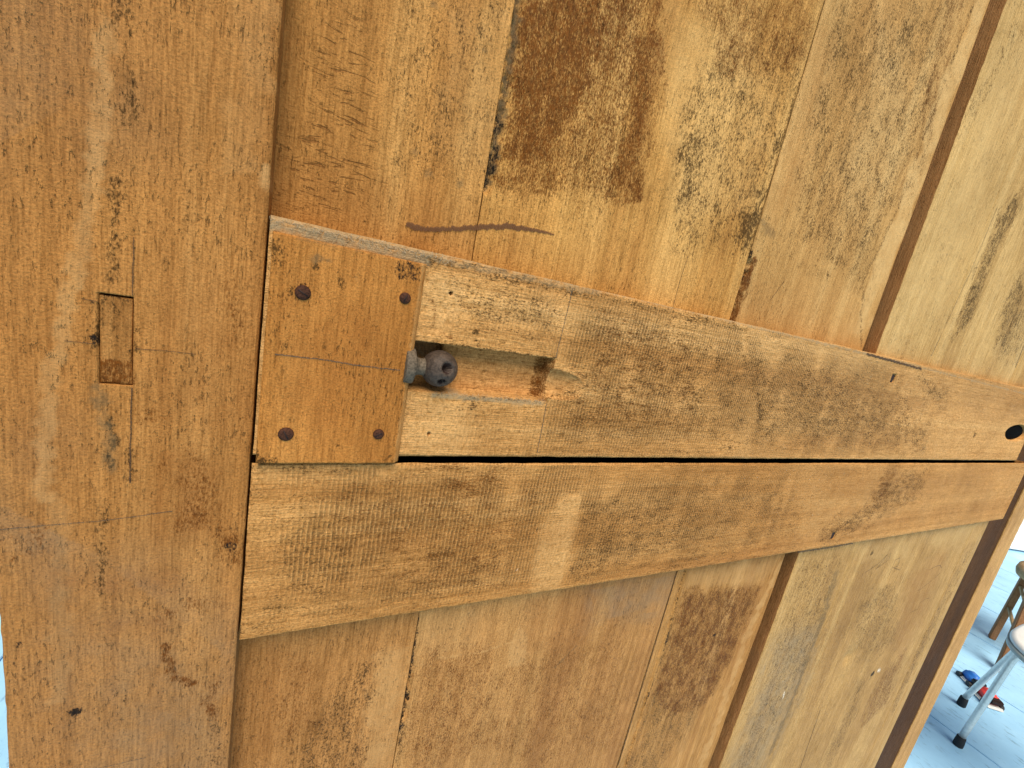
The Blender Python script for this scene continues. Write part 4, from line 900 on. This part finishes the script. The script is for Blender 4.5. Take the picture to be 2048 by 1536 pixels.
# ------------------------------------------------------------------ wooden stool behind it
WX, WY = 2.93, .33
ws = empty('wooden_stool', (WX, WY, 0)); wb = (WX, WY, 0)
tag(ws, 'low wooden stool with flat brown legs and pale dowel rungs', 'stool')
bm = bmesh.new(); pad(bm, WX + .055, WY + .01, .185, .17, [(.86, .335), (.97, .345), (1., .365), (.98, .385), (.85, .393), (.3, .385)], .9)
st = addp('seat', bm, M['palewood'], ws, wb)
bm = bmesh.new(); pad(bm, WX + .055, WY + .01, .150, .138, [(1., .3935), (.99, .3965), (.4, .3945)], .9)
addp('seat_inlay', bm, M['stoolseat'], st, wb)
def flat_leg(f, t, w1, w2):
    bm = bmesh.new(); f, t = Vector(f), Vector(t); ax = (t - f).normalized()
    s = Vector((.94, .34, 0)); s = (s - ax * s.dot(ax)).normalized(); n = ax.cross(s)
    r = [[bm.verts.new(p + s * a * w1 / 2 + n * b * w2 / 2) for a, b in ((-1, -1), (1, -1), (1, 1), (-1, 1))] for p in (f, t)]
    for v in r[0]: v.co.z = f.z
    bm.faces.new(r[0][::-1]); bm.faces.new(r[1])
    for k in range(4): bm.faces.new((r[0][k], r[0][(k + 1) % 4], r[1][(k + 1) % 4], r[1][k]))
    bmesh.ops.bevel(bm, geom=bm.edges[:], offset=.003, segments=2, affect='EDGES')
    return addp('leg', bm, M['brownwood'], ws, wb, False)
L1, L1t = (2.955, .480, 0), (3.000, .478, .34)
L2, L2t = (2.660, .378, 0), (2.755, .405, .34)
flat_leg(L1, L1t, .034, .022); flat_leg(L2, L2t, .045, .025)
flat_leg((3.25, .30, 0), (3.12, .30, .34), .05, .03); flat_leg((2.92, .16, 0), (2.92, .22, .34), .05, .03)
for z in (.275, .165):
    a = Vector(L1).lerp(Vector(L1t), z / .34); b = Vector(L2).lerp(Vector(L2t), z / .34)
    bm = bmesh.new(); tube(bm, [a, (a + b) / 2, b], .0065, 12); addp('rung', bm, M['palewood'], ws, wb)

# ------------------------------------------------------------------ small plastic toys on the floor
def toy(name, label, x, y, rot, col, dk, s=1.):
    e = empty(name, (x, y, 0)); e.rotation_euler = (0, 0, rot); tag(e, label, 'toy')
    bm = bmesh.new(); box(bm, (0, 0, .007 * s), (.105 * s, .07 * s, .014 * s)); bmesh.ops.bevel(bm, geom=bm.edges[:], offset=.005, segments=2, affect='EDGES')
    bm_obj('base', bm, M['whiteplastic'], e)
    bm = bmesh.new(); vs_ = box(bm, (0, 0, .034 * s), (.085 * s, .056 * s, .04 * s))
    for v in vs_:
        if v.co.z > .04 * s: v.co.x *= .7; v.co.y *= .75
    bmesh.ops.bevel(bm, geom=bm.edges[:], offset=.01 * s, segments=3, affect='EDGES'); bm_obj('body', bm, col, e, True)
    bm = bmesh.new(); box(bm, (-.034 * s, 0, .034 * s), (.03 * s, .05 * s, .022 * s)); bmesh.ops.bevel(bm, geom=bm.edges[:], offset=.004, segments=2, affect='EDGES')
    bm_obj('window', bm, dk, e)
    for sx in (-1, 1):
        for sy in (-1, 1):
            bm = bmesh.new(); T = Matrix.Translation((sx * .03 * s, sy * .03 * s, .0125 * s)) @ Matrix.Rotation(math.radians(90), 4, 'X')
            lathe(bm, [(.0122 * s, -.006), (.0125 * s, -.005), (.0125 * s, .005), (.0122 * s, .006)], T, 16); bm_obj('wheel', bm, M['black'], e, False)
toy('small_toy', 'small blue and black plastic toy on the floor behind the chrome stool leg', 2.405, .388, .9, M['blue'], M['black'], .78)
toy('small_toy', 'small coral red plastic toy on the floor between the chrome stool legs', 2.345, .330, .9, M['red'], M['rust_and_shade'], .82)
